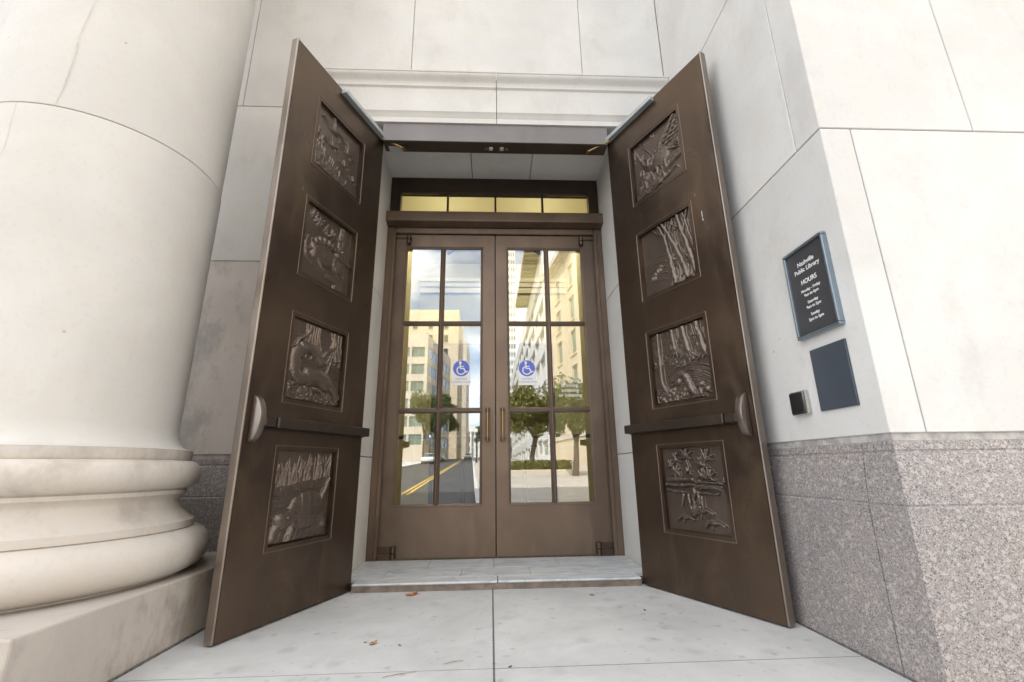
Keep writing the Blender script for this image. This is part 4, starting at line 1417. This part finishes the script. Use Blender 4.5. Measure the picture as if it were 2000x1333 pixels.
def glazed_door(label, x0, x1, gx0, gx1, mx, hinge, hx, text):
    d = thing("glazed_door", label, "door", ((x0 + x1) / 2, YD, 0.066), 0, "inner glass doors")
    zb, zt_ = 0.068, 3.532
    ya, yb = YD - 0.022, YD + 0.03
    GZ0, GZ1 = 0.553, 3.366
    MB().box(x0, gx0, ya, yb, zb, zt_).build("stile", 'bronze_pale', d)
    MB().box(gx1, x1, ya, yb, zb, zt_).build("stile", 'bronze_pale', d)
    MB().box(gx0, gx1, ya, yb, zb, GZ0).build("bottom_rail", 'bronze_pale', d)
    MB().box(gx0, gx1, ya, yb, GZ1, zt_).build("top_rail", 'bronze_pale', d)
    hz = [2.452, 1.490]
    t = 0.019
    for z in hz:
        MB().box(gx0, gx1, ya + 0.004, yb - 0.004, z - t, z + t).build("glazing_bar", 'bronze_pale', d, bevel=0.005)
    zs = [GZ0, hz[1] - t, hz[1] + t, hz[0] - t, hz[0] + t, GZ1]
    for k in range(3):
        MB().box(mx - t, mx + t, ya + 0.0045, yb - 0.004, zs[2 * k] + .0005, zs[2 * k + 1] - .0005).build("glazing_bar", 'bronze_pale', d, bevel=0.005)
    for a, b in ((gx0, mx - t), (mx + t, gx1)):
        for k in range(3):
            p = MB().box(a - 0.002, b + 0.002, YD - 0.003, YD + 0.003, zs[2 * k] - 0.002, zs[2 * k + 1] + 0.002).build("pane", 'glass', d)
            p["_org"] = d["_org"]
            za, zb_ = zs[2 * k], zs[2 * k + 1]
            L = [(a + o, b - o, za + o, zb_ - o, h) for o, h in ((-0.016, 0.0), (-0.016, 0.007), (-0.011, 0.009), (-0.006, 0.006), (-0.004, 0.0), (0.006, -0.007), (0.010, -0.0175))]
            rect_loops(L, ya, -1).build("glazing_bead", 'bronze_pale', p)
    if x0 < -0.5:
        MB().box(-0.035, 0.023, yb + 0.002, yb + 0.012, zb, zt_).build("gap_light_stop", 'bronze_bar', d)  # strip added behind the centre gap to block interior light leaking through
    # pull handle
    pl = MB()
    for z in (1.492, 1.190):
        pl.tube([(hx, ya - 0.0005, z), (hx, ya - 0.008, z)], 0.026, 16)
        pl.tube([(hx, ya - 0.008, z), (hx, ya - 0.062, z)], 0.012, 12)
        pl.tube([(hx, ya - 0.046, z), (hx, ya - 0.074, z)], 0.021, 16)
    h = pl.build("pull_handle", 'bronze_bar', d, smooth=True)
    h["_org"] = d["_org"]
    MB().tube([(hx, ya - 0.060, 1.515), (hx, ya - 0.060, 1.167)], 0.0145, 14).build("grip", 'brass', h, smooth=True)
    # pivots
    hd = 1 if hinge < 0 else -1
    for z0, z1 in ((0.070, 0.185), (3.405, 3.505)):
        px = hinge + hd * 0.155
        pv = MB()
        pv.tube([(px, ya - 0.028, z0), (px, ya - 0.028, (z0 + z1) / 2 - 0.004)], 0.026, 16)
        pv.tube([(px, ya - 0.028, (z0 + z1) / 2 + 0.004), (px, ya - 0.028, z1)], 0.026, 16)
        o = pv.build("pivot", 'bronze', d, smooth=True)
        o["_org"] = d["_org"]
        if z0 > 1:
            xa, xb = sorted((hinge + hd * 0.005, px - hd * 0.02))
            MB().box(xa, xb, ya - 0.012, ya - 0.001, 3.478, 3.496).build("pivot_arm", 'bronze', o)
            continue
        xa, xb = sorted((hinge + hd * 0.005, px - hd * 0.02))
        MB().box(xa, xb, ya - 0.018, ya - 0.001, z0 + 0.005, (z0 + z1) / 2 - 0.004).box(xa, xb, ya - 0.018, ya - 0.001, (z0 + z1) / 2 + 0.004, z1 - 0.005).build("pivot_arm", 'bronze', o)
    # inner push bar and closer arms seen through the glass
    MB().tube([(gx0 - 0.03, yb + 0.09, 1.225), (gx1 + 0.03, yb + 0.09, 1.225)], 0.020, 10).build("push_bar", 'black', d, smooth=True)
    ax = mx + hd * -0.02
    MB().tube([(ax, yb + 0.35, 3.62), (ax - hd * -0.05, yb + 0.36, 3.50)], 0.026, 8).tube([(ax - hd * -0.05, yb + 0.36, 3.505), (ax - hd * -0.20, yb + 0.1, 3.46)], 0.014, 8).build("closer_arm", 'black', d)
    sticker(d, *text['sticker'])
    return d


dl = glazed_door("left glazed door with six panes and a wheelchair sticker near its brass pull", -1.156, -0.012, -1.022, -0.163, -0.606, -1.156, -0.091, {'sticker': (-0.376, 1.945)})
dr = glazed_door("right glazed door with six panes, white no-eating notice and wheelchair sticker", 0.000, 1.158, 0.137, 0.999, 0.589, 1.158, 0.066, {'sticker': (0.336, 1.943)})
for i, t in enumerate(("No eating,", "drinking,", "smoking", "or loitering")):
    text_obj("notice_lettering", t, 0.056 * U, (0.80 * U, (YD - 0.0042) * U, (1.790 - i * 0.0535) * U), (1, 0, 0), (0, 0, 1), 'white_paint', dr)

# ------------------------------------------------------------------ vestibule behind the glass
vb = MB().box(-2.6, 2.6, 1.31, 5.3, -0.02, 0.045)
struct(vb.build("vestibule_floor", 'inner_floor'))
struct(MB().box(-2.7, -1.56, 1.31, 5.3, 0.046, 5.2).box(-1.559, -1.50, 2.9, 3.5, 0.046, 5.2).build("vestibule_wall_left", 'yellow_wall'))
struct(MB().box(1.56, 2.7, 1.31, 5.3, 0.046, 5.2).box(1.50, 1.559, 2.9, 3.5, 0.046, 5.2).build("vestibule_wall_right", 'yellow_wall'))
bw = MB().box(-2.7, -1.25, 5.31, 5.5, 0.046, 5.2).box(1.25, 2.7, 5.31, 5.5, 0.046, 5.2).box(-1.25, 1.25, 5.31, 5.5, 3.4, 5.2)
struct(bw.build("vestibule_wall_back", 'yellow_wall'))
struct(MB().box(-2.7, 2.7, 1.30, 5.6, 5.205, 5.3).build("vestibule_ceiling", 'cream'))
struct(MB().box(-1.558, 1.558, 2.45, 2.6, 4.12, 5.2).build("vestibule_bulkhead", 'yellow_wall'))
struct(MB().box(-2.7, 2.7, 1.31, 1.40, 4.33, 5.2).build("vestibule_wall_front", 'yellow_wall'))
cm = MB()
cm.box(-1.558, 1.558, 5.20, 5.309, 4.62, 4.72).box(-1.558, 1.558, 5.24, 5.309, 4.50, 4.619).box(-1.558, 1.558, 5.16, 5.309, 4.721, 4.80)
struct(cm.build("vestibule_cornice", 'cream'))
il = thing("inner_lobby_doors", "black framed lobby doors at the back of the vestibule behind the glass", "door", (0, 5.38, 0.05))
for x in (-1.20, -0.60, 0.0, 0.60, 1.20):
    MB().box(x - 0.04, x + 0.04, 5.34, 5.42, 0.05, 3.38).build("upright", 'black', il)
for z in (0.08, 1.32, 2.25, 3.34):
    for a, b in ((-1.159, -0.641), (-0.559, -0.041), (0.041, 0.559), (0.641, 1.159)):
        MB().box(a, b, 5.345, 5.415, z - 0.03, z + 0.03).build("crossbar", 'black', il)
struct(MB().box(-3.5, 3.5, 9.0, 9.1, 0, 5.2).box(-3.5, -3.4, 5.51, 8.99, 0, 5.2).box(3.4, 3.5, 5.51, 8.99, 0, 5.2).box(-3.39, 3.39, 5.51, 8.99, 5.0, 5.2).build("lobby_walls", 'cream'))
struct(MB().box(-3.39, 3.39, 5.51, 8.99, -0.02, 0.04).build("lobby_floor", 'inner_floor'))
for x, y, lb in ((-0.75, 1.76, "left round ceiling light just inside the glass doors"), (0.75, 1.76, "right round ceiling light just inside the glass doors"),
                 (-0.9, 4.0, "left round ceiling light deep in the vestibule"), (0.9, 4.0, "right round ceiling light deep in the vestibule")):
    o = thing("ceiling_light", lb, "lamp", (x, y, 5.16), 0, "vestibule ceiling lights")
    MB().lathe([(0.20, 5.15), (0.24, 5.17), (0.24, 5.203), (0.1, 5.2035)], x, y, 24).build("rim", 'steel', o)
    MB().lathe([(0.02, 5.01), (0.09, 5.022), (0.15, 5.06), (0.185, 5.105), (0.195, 5.149)], x, y, 24).build("diffuser", 'lamp' if y > 3 else 'lamp_dim', o, smooth=True)

# ------------------------------------------------------------------ things on the pier wall
sg = thing("hours_sign", "black opening-hours sign with white lettering in a bluish metal frame on the pier", "sign", (XR, -1.5, 1.6))
SY0, SY1, SZ0, SZ1 = -1.322, -1.662, 1.597, 2.133
MB().box(XR - 0.020, XR - 0.001, SY1 + 0.01, SY0 - 0.01, SZ0 + 0.01, SZ1 - 0.01).build("board", 'sign_black', sg)
fw_ = 0.017
for y0, y1, z0, z1 in ((SY1, SY0, SZ0, SZ0 + fw_), (SY1, SY0, SZ1 - fw_, SZ1), (SY1, SY1 + fw_, SZ0 + fw_, SZ1 - fw_), (SY0 - fw_, SY0, SZ0 + fw_, SZ1 - fw_)):
    MB().box(XR - 0.034, XR - 0.0005, y0, y1, z0, z1).build("frame_rail", 'sign_metal', sg, bevel=0.004, seg=2)


def sign_text(t, size, vfrac, bold=0.0):
    z = SZ1 - vfrac * (SZ1 - SZ0)
    text_obj("lettering", t, size, ((XR - 0.0206) * U, ((SY0 + SY1) / 2) * U, (z - 0.012) * U), (0, -1, 0), (0, 0, 1), 'white_paint', sg, bold=bold)


sign_text("Nashville", 0.031, 0.19, 0.0003)
sign_text("Public Library", 0.031, 0.265, 0.0003)
sign_text("HOURS", 0.032, 0.40, 0.0003)
for t, v in (("Monday - Friday", 0.487), ("9am to 6pm", 0.540), ("Saturday", 0.625), ("9am to 5pm", 0.678), ("Sunday", 0.763), ("2pm to 5pm", 0.816)):
    sign_text(t, 0.0198, v, 0.0002)
tag(MB().box(XR - 0.012, XR - 0.0008, -1.641, -1.373, 1.180, 1.525).build("wall_plate", 'slate', origin=(XR * U, -1.5 * U, 1.18 * U), bevel=0.0015),
    "plain slate-blue rectangular plate below the opening-hours sign", "plate")
pb = thing("door_push_plate", "small square black push plate with bright metal rim on the pier", "button", (XR, -1.22, 1.18))
MB().box(XR - 0.030, XR - 0.0008, -1.293, -1.150, 1.176, 1.315).build("box", 'chrome', pb, bevel=0.008, seg=2)
MB().box(XR - 0.0335, XR - 0.0305, -1.268, -1.158, 1.186, 1.305).build("plate", 'black', pb, bevel=0.001)

# ------------------------------------------------------------------ litter on the pavement
def leaf(label, x, y, s, rz, mat, seed):
    rng = random.Random(seed)
    mb = MB()
    out = []
    n = 22
    for k in range(n):
        a = 2 * math.pi * k / n
        r = s * (0.55 + 0.35 * abs(math.cos(2.5 * a)) + rng.uniform(-.08, .08))
        out.append((r * math.cos(a), 0.62 * r * math.sin(a)))
    v = [(0, 0, 0.012 * s / 0.05)]
    for p in out:
        rr = math.hypot(*p) / s
        v.append((p[0], p[1], 0.001 + s * 0.55 * rr * rr * abs(math.sin(3 * math.atan2(p[1], p[0]) + seed)) * rng.uniform(0.4, 1.0)))
    m = len(v)
    v += [(a, b, c + 0.0012) for a, b, c in v]
    f = []
    for k in range(n):
        i, j = 1 + k, 1 + (k + 1) % n
        f += [(0, j, i), (m, m + i, m + j), (i, j, m + j, m + i)]
    mb.add(v, f)
    mb.tube([(0.5 * s, 0, 0.004), (1.15 * s, 0.1 * s, 0.003)], 0.0018, 5)
    o = mb.build("fallen_leaf", mat, recalc=True)
    o.location = (x * U, y * U, 0.0005)
    o.rotation_euler = (0, 0, rz)
    return tag(o, label, "leaf", "fallen leaves on the pavement")


def gpt(u, v):
    """pavement point under a photograph position, worked out once to lay the litter where it was seen"""
    d = _f + _rt * ((u - 1000) / 889.0) + _up * ((666.5 - v) / 889.0)
    t = -0.90 / d.z
    return -0.057 + d.x * t, -3.83 + d.y * t


for lb, u, v, s, rz, mt, sd in (("curled orange leaf lying against the doorstep riser", 803, 1163, 0.055, 0.3, 'leaf_dry', 1),
                                ("crumpled brown leaf on the pavement, left foreground", 729, 1258, 0.032, 1.2, 'leaf_tan', 2),
                                ("small brown leaf in front of the doorstep, right of centre", 1156, 1163, 0.024, 2.2, 'leaf_tan', 3),
                                ("tiny red-brown leaf scrap beside the crumpled brown leaf", 713, 1256, 0.010, 0.4, 'leaf_dry', 4),
                                ("tiny grey-green leaf scrap right of the crumpled brown leaf", 781, 1262, 0.010, 2.4, 'foliage', 5),
                                ("pale curled scrap of leaf on the foreground slab joint", 996, 1304, 0.014, 0.9, 'bark', 6),
                                ("dark leaf scrap near the foot of the right bronze door", 1260, 1193, 0.012, 1.9, 'bark', 7)):
    x, y = gpt(u, v)
    leaf(lb, x, y, s, rz, mt, sd)
for u, v, l, a, lb in ((885, 1296, 0.05, 0.35, "short dry twig left of the centre joint"), (780, 1320, 0.075, 0.30, "longer dry twig in the left foreground")):
    x, y = gpt(u, v)
    c, s_ = math.cos(a), math.sin(a)
    o = MB().tube([(-l * c, -l * s_, 0.004), (0, 0.004, 0.006), (l * c, l * s_, 0.004)], [0.0012, 0.0018, 0.001], 6).build("twig", 'twig')
    o.location = (x * U, y * U, 0)
    tag(o, lb, "twig", "twigs on the pavement")

# ------------------------------------------------------------------ the street across, seen mirrored in the glass (metres)
def facade(root, o, du, W, H, holes, depth, wall, glass, sill=True, mull=1):
    """wall face with openings; every opening gets a window of its own, panes one level deeper"""
    o, du = Vector(o), Vector(du)
    dv = Vector((0, 0, 1))
    nn = du.cross(dv)
    MB(1).grid_wall(o, du, dv, W, H, holes, depth).build("wall", wall, root, recalc=False)
    cache = {}
    for a, b, c, d in holes:
        key = (round(b - a, 3), round(d - c, 3))
        org = o + du * ((a + b) / 2) + dv * c - nn * depth
        if key not in cache:
            w, h = key
            mb = MB(1)
            t = 0.06

            def bx(u0, u1, v0, v1, n0, n1):
                P = [du * u + dv * v + nn * n for n in (n0, n1) for v in (v0, v1) for u in (u0, u1)]
                mb.add(P, [(0, 1, 3, 2), (4, 6, 7, 5), (0, 4, 5, 1), (2, 3, 7, 6), (0, 2, 6, 4), (1, 5, 7, 3)])
            bx(-w / 2, -w / 2 + t, 0, h, 0, 0.06)
            bx(w / 2 - t, w / 2, 0, h, 0, 0.06)
            bx(-w / 2 + t, w / 2 - t, h - t, h, 0, 0.06)
            bx(-w / 2 + t, w / 2 - t, 0, t, 0, 0.06)
            for k in range(1, mull + 1):
                x = -w / 2 + w * k / (mull + 1)
                bx(x - 0.03, x + 0.03, t, h - t, 0, 0.05)
            if sill:
                bx(-w / 2 - 0.12, w / 2 + 0.12, -0.16, -0.004, -0.02, depth + 0.14)
            fo = mb.build("window", wall, root, origin=(0, 0, 0))
            fo["_org"] = (0, 0, 0)
            mb = MB(1)
            mb.add([du * u + dv * v + nn * n for n in (-0.02, 0.012) for v in (0, h) for u in (-w / 2, w / 2)],
                   [(0, 1, 3, 2), (4, 6, 7, 5), (0, 4, 5, 1), (2, 3, 7, 6), (0, 2, 6, 4), (1, 5, 7, 3)])
            po = mb.build("pane", glass, fo, origin=(0, 0, 0))
            cache[key] = (fo, po)
            fo.location = org - Vector(root["_org"])
        else:
            fo, po = cache[key]
            f2 = fo.copy()
            p2 = po.copy()
            COL.objects.link(f2)
            COL.objects.link(p2)
            f2.parent = root
            p2.parent = f2
            f2.location = org - Vector(root["_org"])


def shell(root, x0, x1, y0, y1, z0, z1, mat, skip=()):
    """the other faces of a building, with the faces listed in skip left to facade()"""
    mb = MB(1)
    if '+y' not in skip:
        mb.add([(x0, y1, z0), (x1, y1, z0), (x1, y1, z1), (x0, y1, z1)], [(1, 0, 3, 2)])
    if '-y' not in skip:
        mb.add([(x0, y0, z0), (x1, y0, z0), (x1, y0, z1), (x0, y0, z1)], [(0, 1, 2, 3)])
    if '-x' not in skip:
        mb.add([(x0, y0, z0), (x0, y1, z0), (x0, y1, z1), (x0, y0, z1)], [(1, 0, 3, 2)])
    if '+x' not in skip:
        mb.add([(x1, y0, z0), (x1, y1, z0), (x1, y1, z1), (x1, y0, z1)], [(0, 1, 2, 3)])
    mb.add([(x0, y0, z1), (x1, y0, z1), (x1, y1, z1), (x0, y1, z1)], [(0, 1, 2, 3)])
    mb.build("rear_walls", mat, root, recalc=False)


# beige block close by on the right of the street
bb = thing("beige_building", "sunlit beige stone block with tall windows mirrored in the right glass door", "building", (14, -36, 0), k=1)
A_, B_, H_ = Vector((10.9, -23.2, 0)), Vector((7.4, -50.2, 0)), 24.6
dw = (B_ - A_).normalized()
LB = (B_ - A_).length
holes = [(1.6 + 5.1 * k, 3.4 + 5.1 * k, 4.6 + 3.75 * fl, 7.2 + 3.75 * fl) for fl in range(5) for k in range(5)]
facade(bb, A_, dw, LB, H_, holes, 0.22, 'beige', 'win_green', True, 0)
nb = Vector((-dw.y, dw.x, 0))
C_, D_ = A_ + nb * 18, B_ + nb * 18
up_ = Vector((0, 0, H_))
MB(1).add([A_, B_, C_, D_, A_ + up_, B_ + up_, C_ + up_, D_ + up_], [(0, 2, 6, 4), (2, 3, 7, 6), (3, 1, 5, 7), (4, 6, 7, 5)]).build("rear_walls", 'beige', bb)


def slab_along(name, mat, o0, o1, z0, z1, a, b):
    """a band along the street wall: outward offsets o0..o1, from a to b metres along it"""
    P = [A_ + dw * t - nb * o for t in (a, b) for o in (o0, o1)]
    v = [p + Vector((0, 0, z)) for z in (z0, z1) for p in P]
    return MB(1).add(v, [(0, 1, 3, 2), (4, 6, 7, 5), (0, 4, 5, 1), (2, 3, 7, 6), (0, 2, 6, 4), (1, 5, 7, 3)]).build(name, mat, bb)


slab_along("cornice", 'beige_pale', 0.004, 0.9, H_ - 0.55, H_ + 0.1, 0, LB)
slab_along("cornice", 'beige_pale', 0.004, 0.35, H_ - 1.0, H_ - 0.554, 0, LB)
slab_along("string_course", 'beige_pale', 0.004, 0.12, 3.6, 3.9, 0, LB)
for k in range(36):
    slab_along("bracket", 'beige_pale', 0.354, 0.75, H_ - 0.9, H_ - 0.556, 0.2 + k * 0.75, 0.45 + k * 0.75)

# white banded offices further up on the right
wb = thing("banded_office_building", "white office block with stepped dark window bands mirrored in the right door", "building", (14, -80, 0), k=1)
X0, Y0_, Y1_, H_ = 6.9, -150, -51, 30
holes = []
for fl in range(7):
    z = 2.2 + fl * 3.7
    y, k = 0.8, 0
    while y < 92:
        l = 6.2
        dz = 0.35 * (k % 2)
        holes.append((y, y + l, z + dz, z + dz + 1.9))
        y += l + 0.35
        k += 1
facade(wb, (X0, Y1_, 0), (0, -1, 0), Y1_ - Y0_, H_, holes, 0.3, 'white_wall', 'olive', False, 0)
shell(wb, X0, 30, Y0_, Y1_, 0, H_, 'white_wall', ('-x',))
MB(1).box(X0 - 2.3, 26, -77, -52, H_ + 0.42, H_ + 1.0).build("roof_slab", 'beige', wb, bevel=0.04)
MB(1).box(X0 - 2.2, 25, -76.8, -52.2, H_ + 0.01, H_ + 0.415).build("soffit", 'black', wb)
for k in range(16):
    MB(1).box(X0 - 2.1, X0 - 0.05, -76 + k * 1.5, -75.6 + k * 1.5, H_ - 0.25, H_ + 0.005).build("eave_bracket", 'slate', wb)

# slender latticed tower beyond
lt = thing("latticed_tower", "tall pale tower with a fine window grid far up the street", "building", (10, -160, 0), k=1)
holes = [(0.3 + i * 0.95, 0.85 + i * 0.95, 6 + j * 3.1, 7.7 + j * 3.1) for i in range(4) for j in range(28)]
facade(lt, (9.4, -158, 0), (-1, 0, 0), 4.0, 96, holes, 0.2, 'white_wall', 'win_green', False, 0)
shell(lt, 5.4, 9.4, -172, -158, 0, 96, 'white_wall', ('+y',))

# curved-corner office block on the left
ob_ = thing("ribbon_window_office", "beige office block with ribbon windows mirrored in the left glass door", "building", (-22, -100, 0), k=1)
H_ = 27.5
holes = [(0.6 + k * 3.0, 3.2 + k * 3.0, 5.2 + fl * 3.5, 7.3 + fl * 3.5) for fl in range(6) for k in range(6)]
P0, P1 = Vector((-12.9, -86, 0)), Vector((-10.2, -108, 0))
facade(ob_, P0, (-1, 0, 0), 19.0, H_, holes, 0.25, 'beige_pale', 'win_green', False, 1)
dside = (P1 - P0)
Ls = dside.length
dside.normalize()
holes = [(0.8 + k * 3.45, 3.95 + k * 3.45, 5.2 + fl * 3.5, 7.5 + fl * 3.5) for fl in range(6) for k in range(6)]
facade(ob_, P1, tuple(-dside), Ls, H_, [(Ls - b, Ls - a, c, d) for a, b, c, d in holes], 0.12, 'beige_pale', 'win_blue', False, 0)
MB(1).add([tuple(P0) , tuple(P1), (-32, -108, 0), (-32, -86, 0), (P0.x, P0.y, H_), (P1.x, P1.y, H_), (-32, -108, H_), (-32, -86, H_)],
          [(1, 2, 6, 5), (2, 3, 7, 6), (4, 5, 6, 7)]).build("rear_walls", 'beige_pale', ob_)
MB(1).box(-31.5, -13.4, -107, -86.5, H_ + 0.01, H_ + 0.8).build("parapet", 'beige', ob_)

# beige tower behind it
bt = thing("beige_tower", "plain beige tower with few windows rising behind the ribbon-window office", "building", (-18, -135, 0), k=1)
holes = [(3.0 + k * 4.6, 4.3 + k * 4.6, 20 + fl * 4.2, 22.3 + fl * 4.2) for fl in range(6) for k in range(4)]
facade(bt, (-9.7, -126, 0), (-1, 0, 0), 21, 47, holes, 0.25, 'beige', 'win_dark', True, 0)
shell(bt, -30.7, -9.7, -146, -126, 0, 47, 'beige', ('+y',))
MB(1).box(-9.69, -7.2, -146, -128, 0, 38).build("stair_shaft", 'beige_pale', bt)

# classical hall at the head of the street
hl = thing("classical_hall", "small white classical hall with pediment at the far end of the street", "building", (-8, -212, 6), k=1)
holes = [(1.5 + k * 3.0, 2.8 + k * 3.0, 2.5 + fl * 4.2, 5.2 + fl * 4.2) for fl in range(2) for k in range(6)]
facade(hl, (1.5, -204, 5), (-1, 0, 0), 19.0, 11.5, holes, 0.4, 'white_wall', 'win_dark', False, 0)
shell(hl, -17.5, 1.5, -224, -204, 5, 16.5, 'white_wall', ('+y',))
MB(1).prism([(-14, 16.52), (-2, 16.52), (-8, 19.6)], -224, -202.5).build("pediment", 'white_wall', hl)
for k in range(6):
    MB(1).tube([(-13 + 2 * k, -202.9, 5.5), (-13 + 2 * k, -202.9, 16.5)], [0.5, 0.42], 12).build("portico_column", 'white_wall', hl, smooth=True)

# ------------------------------------------------------------------ street trees
def tree(label, x, y, z, h, spread, mat, seed, trunk=0.16, n=2600, leaf=0.15):
    rng = random.Random(seed)
    t = thing("street_tree", label, "tree", (x, y, z), 0, "trees along the street", k=1)
    mb = MB(1)
    pts = [(x, y, z - 0.1), (x + rng.uniform(-.1, .1), y, z + h * 0.2), (x + rng.uniform(-.2, .2), y + rng.uniform(-.2, .2), z + h * 0.42)]
    mb.tube(pts, [trunk * 1.3, trunk, trunk * 0.8], 10)
    tips = []
    for k in range(9):
        a = k * 2.4 + rng.uniform(-.3, .3)
        q = Vector((x + math.cos(a) * spread * rng.uniform(0.35, 0.75), y + math.sin(a) * spread * rng.uniform(0.35, 0.75), z + h * rng.uniform(0.62, 0.95)))
        p = Vector(pts[-1])
        m_ = p.lerp(q, 0.5) + Vector((0, 0, 0.08 * h))
        mb.tube([tuple(p - Vector((0, 0, 0.1 * h * rng.random()))), tuple(m_), tuple(q)], [trunk * 0.55, trunk * 0.35, trunk * 0.12], 6)
        tips += [m_, q]
    mb.build("trunk", 'bark', t, smooth=True)
    cl = [(p + Vector((rng.uniform(-.4, .4), rng.uniform(-.4, .4), rng.uniform(-.1, .3))), spread * rng.uniform(0.28, 0.5)) for p in tips]
    cl += [(Vector((x + rng.uniform(-.6, .6) * spread, y + rng.uniform(-.6, .6) * spread, z + h * rng.uniform(0.5, 1.0))), spread * rng.uniform(0.2, 0.4)) for k in range(10)]
    v, f = [], []
    for k in range(n):
        c, r_ = cl[k % len(cl)]
        d = Vector((rng.gauss(0, 1), rng.gauss(0, 1), rng.gauss(0, 0.8)))
        d = d.normalized() * r_ * rng.random() ** 0.4
        p = c + d
        a = Vector((rng.gauss(0, 1), rng.gauss(0, 1), rng.gauss(0, 1))).normalized()
        b = a.orthogonal().normalized()
        s1, s2 = leaf * rng.uniform(0.6, 1.2), leaf * rng.uniform(0.35, 0.7)
        o = len(v)
        v += [p - a * s1, p + b * s2, p + a * s1, p - b * s2]
        f.append((o, o + 1, o + 2, o + 3))
    cb = MB(1).add(v, f).build("crown", mat, t, recalc=False)
    cb["kind"] = "stuff"
    return t


tree("yellow-green street tree over the planter mirrored in the right door", 2.5, -23.5, 0.25, 5.3, 2.3, 'foliage2', 1, n=9000, leaf=0.11)
tree("dark green tree beside the beige block mirrored in the right door", 4.6, -21.0, 0.2, 4.9, 1.6, 'foliage', 2, n=6500, leaf=0.10)
tree("tall leafy tree by the parked cars, nearest on the left of the street", -11.6, -76, 1.9, 11.5, 3.6, 'foliage', 3, n=11000, leaf=0.2)
tree("leafy tree by the parked cars, in front of the ribbon-window office", -11.2, -90, 2.3, 12.5, 3.8, 'foliage', 4, n=11000, leaf=0.2)
tree("farthest leafy tree on the left kerb beyond the parked cars", -11.8, -112, 3.0, 12.5, 3.8, 'foliage', 5, n=9000, leaf=0.24)
tree("distant tree on the right kerb before the classical hall", -2.0, -110, 2.9, 8.0, 2.6, 'foliage', 6, n=1500, leaf=0.22)

pl_ = thing("planter", "low stone planter with green shrubs on the plaza mirrored in the right door", "planter", (2.9, -24, 0.2), k=1)
MB(1).box(0.9, 4.9, -25.2, -22.6, 0.1, 0.62).build("planter_wall", 'beige_pale', pl_, bevel=0.03)
rng_ = random.Random(44)
v, f = [], []
for k in range(2600):
    p = Vector((rng_.uniform(1.0, 4.8), rng_.uniform(-25.1, -22.7), 0.6 + 0.55 * rng_.random() ** 1.5))
    a = Vector((rng_.gauss(0, 1), rng_.gauss(0, 1), rng_.gauss(0, 1))).normalized()
    b = a.orthogonal().normalized()
    o = len(v)
    v += [p - a * .09, p + b * .05, p + a * .09, p - b * .05]
    f.append((o, o + 1, o + 2, o + 3))
sh = MB(1).add(v, f).build("shrubs", 'foliage2', pl_, recalc=False)
sh["kind"] = "stuff"


# ------------------------------------------------------------------ parked cars
def car(label, mat, loc, rz):
    c = thing("parked_car", label, "car", (0, 0, 0), 0, "cars parked along the street", k=1)
    body = [(-2.2, 0.35), (-1.75, 0.22), (1.75, 0.22), (2.15, 0.35), (2.2, 0.72), (1.95, 0.86), (1.05, 0.98), (-1.6, 1.0), (-2.15, 0.95), (-2.25, 0.6)]
    MB(1).prism(body, -0.88, 0.88).build("body", mat, c, bevel=0.07, seg=2, smooth=True, local=True)
    MB(1).prism([(-1.55, 0.99), (1.05, 0.97), (0.35, 1.44), (-0.95, 1.47)], -0.74, 0.74).build("cabin", 'win_dark', c, bevel=0.05, seg=2, smooth=True, local=True)
    MB(1).prism([(-0.92, 1.471), (0.33, 1.441), (0.2, 1.49), (-0.8, 1.51)], -0.68, 0.68).build("roof", mat, c, bevel=0.015, local=True)
    for sx in (-1.38, 1.38):
        for sy in (-0.80, 0.80):
            w = MB(1).tube([(sx, sy - 0.1, 0.31), (sx, sy + 0.1, 0.31)], 0.31, 20).build("wheel", 'tyre', c, smooth=True, local=True)
            MB(1).tube([(sx, sy - 0.105, 0.31), (sx, sy + 0.105, 0.31)], 0.19, 14).build("rim", 'chrome', w, local=True)
    for sy in (-0.62, 0.62):
        MB(1).box(2.10, 2.215, sy - 0.17, sy + 0.17, 0.60, 0.76).build("headlight", 'white_paint', c, bevel=0.02, local=True)
    c.location = loc
    c.rotation_euler = (0, 0, rz)
    return c


cy = -66
for i, (lb, mt) in enumerate((("white parked car nearest on the left side of the street", 'car_white'), ("silver parked car behind the white one", 'car_silver'),
                              ("dark red parked car in the row on the left side of the street", 'car_red'), ("silver parked car last in the row on the left", 'car_silver'))):
    y = cy - i * 7.0
    car(lb, mt, (xc(y) - 4.0, y, zroad(y)), R(92))
car("white car standing far up the street before the hall", 'car_white', (xc(-120) + 1.3, -120, zroad(-120)), R(92))


# ------------------------------------------------------------------ street lamps
def street_lamp(label, x, y):
    z = zroad(y) + 0.12
    t = thing("street_lamp", label, "street lamp", (x, y, z), 0, "street lamps along the kerb", k=1)
    MB(1).tube([(x, y, z), (x, y, z + 0.5), (x, y, z + 0.52), (x, y, z + 4.2)], [0.14, 0.12, 0.07, 0.05], 10).build("pole", 'black', t, smooth=True)
    MB(1).lathe([(0.05, z + 4.2), (0.16, z + 4.3), (0.2, z + 4.75), (0.03, z + 4.8)], x, y, 12).build("lantern", 'white_paint', t, smooth=True)
    MB(1).lathe([(0.22, z + 4.81), (0.2, z + 4.86), (0.02, z + 5.05)], x, y, 12).build("cap", 'black', t, smooth=True)


street_lamp("black street lamp on the right kerb nearest the plaza planter", 0.3, -33)
street_lamp("black street lamp farther up the right kerb", xc(-62) + 3.0, -62)
street_lamp("black street lamp on the left kerb among the parked cars", xc(-84) - 5.6, -84)
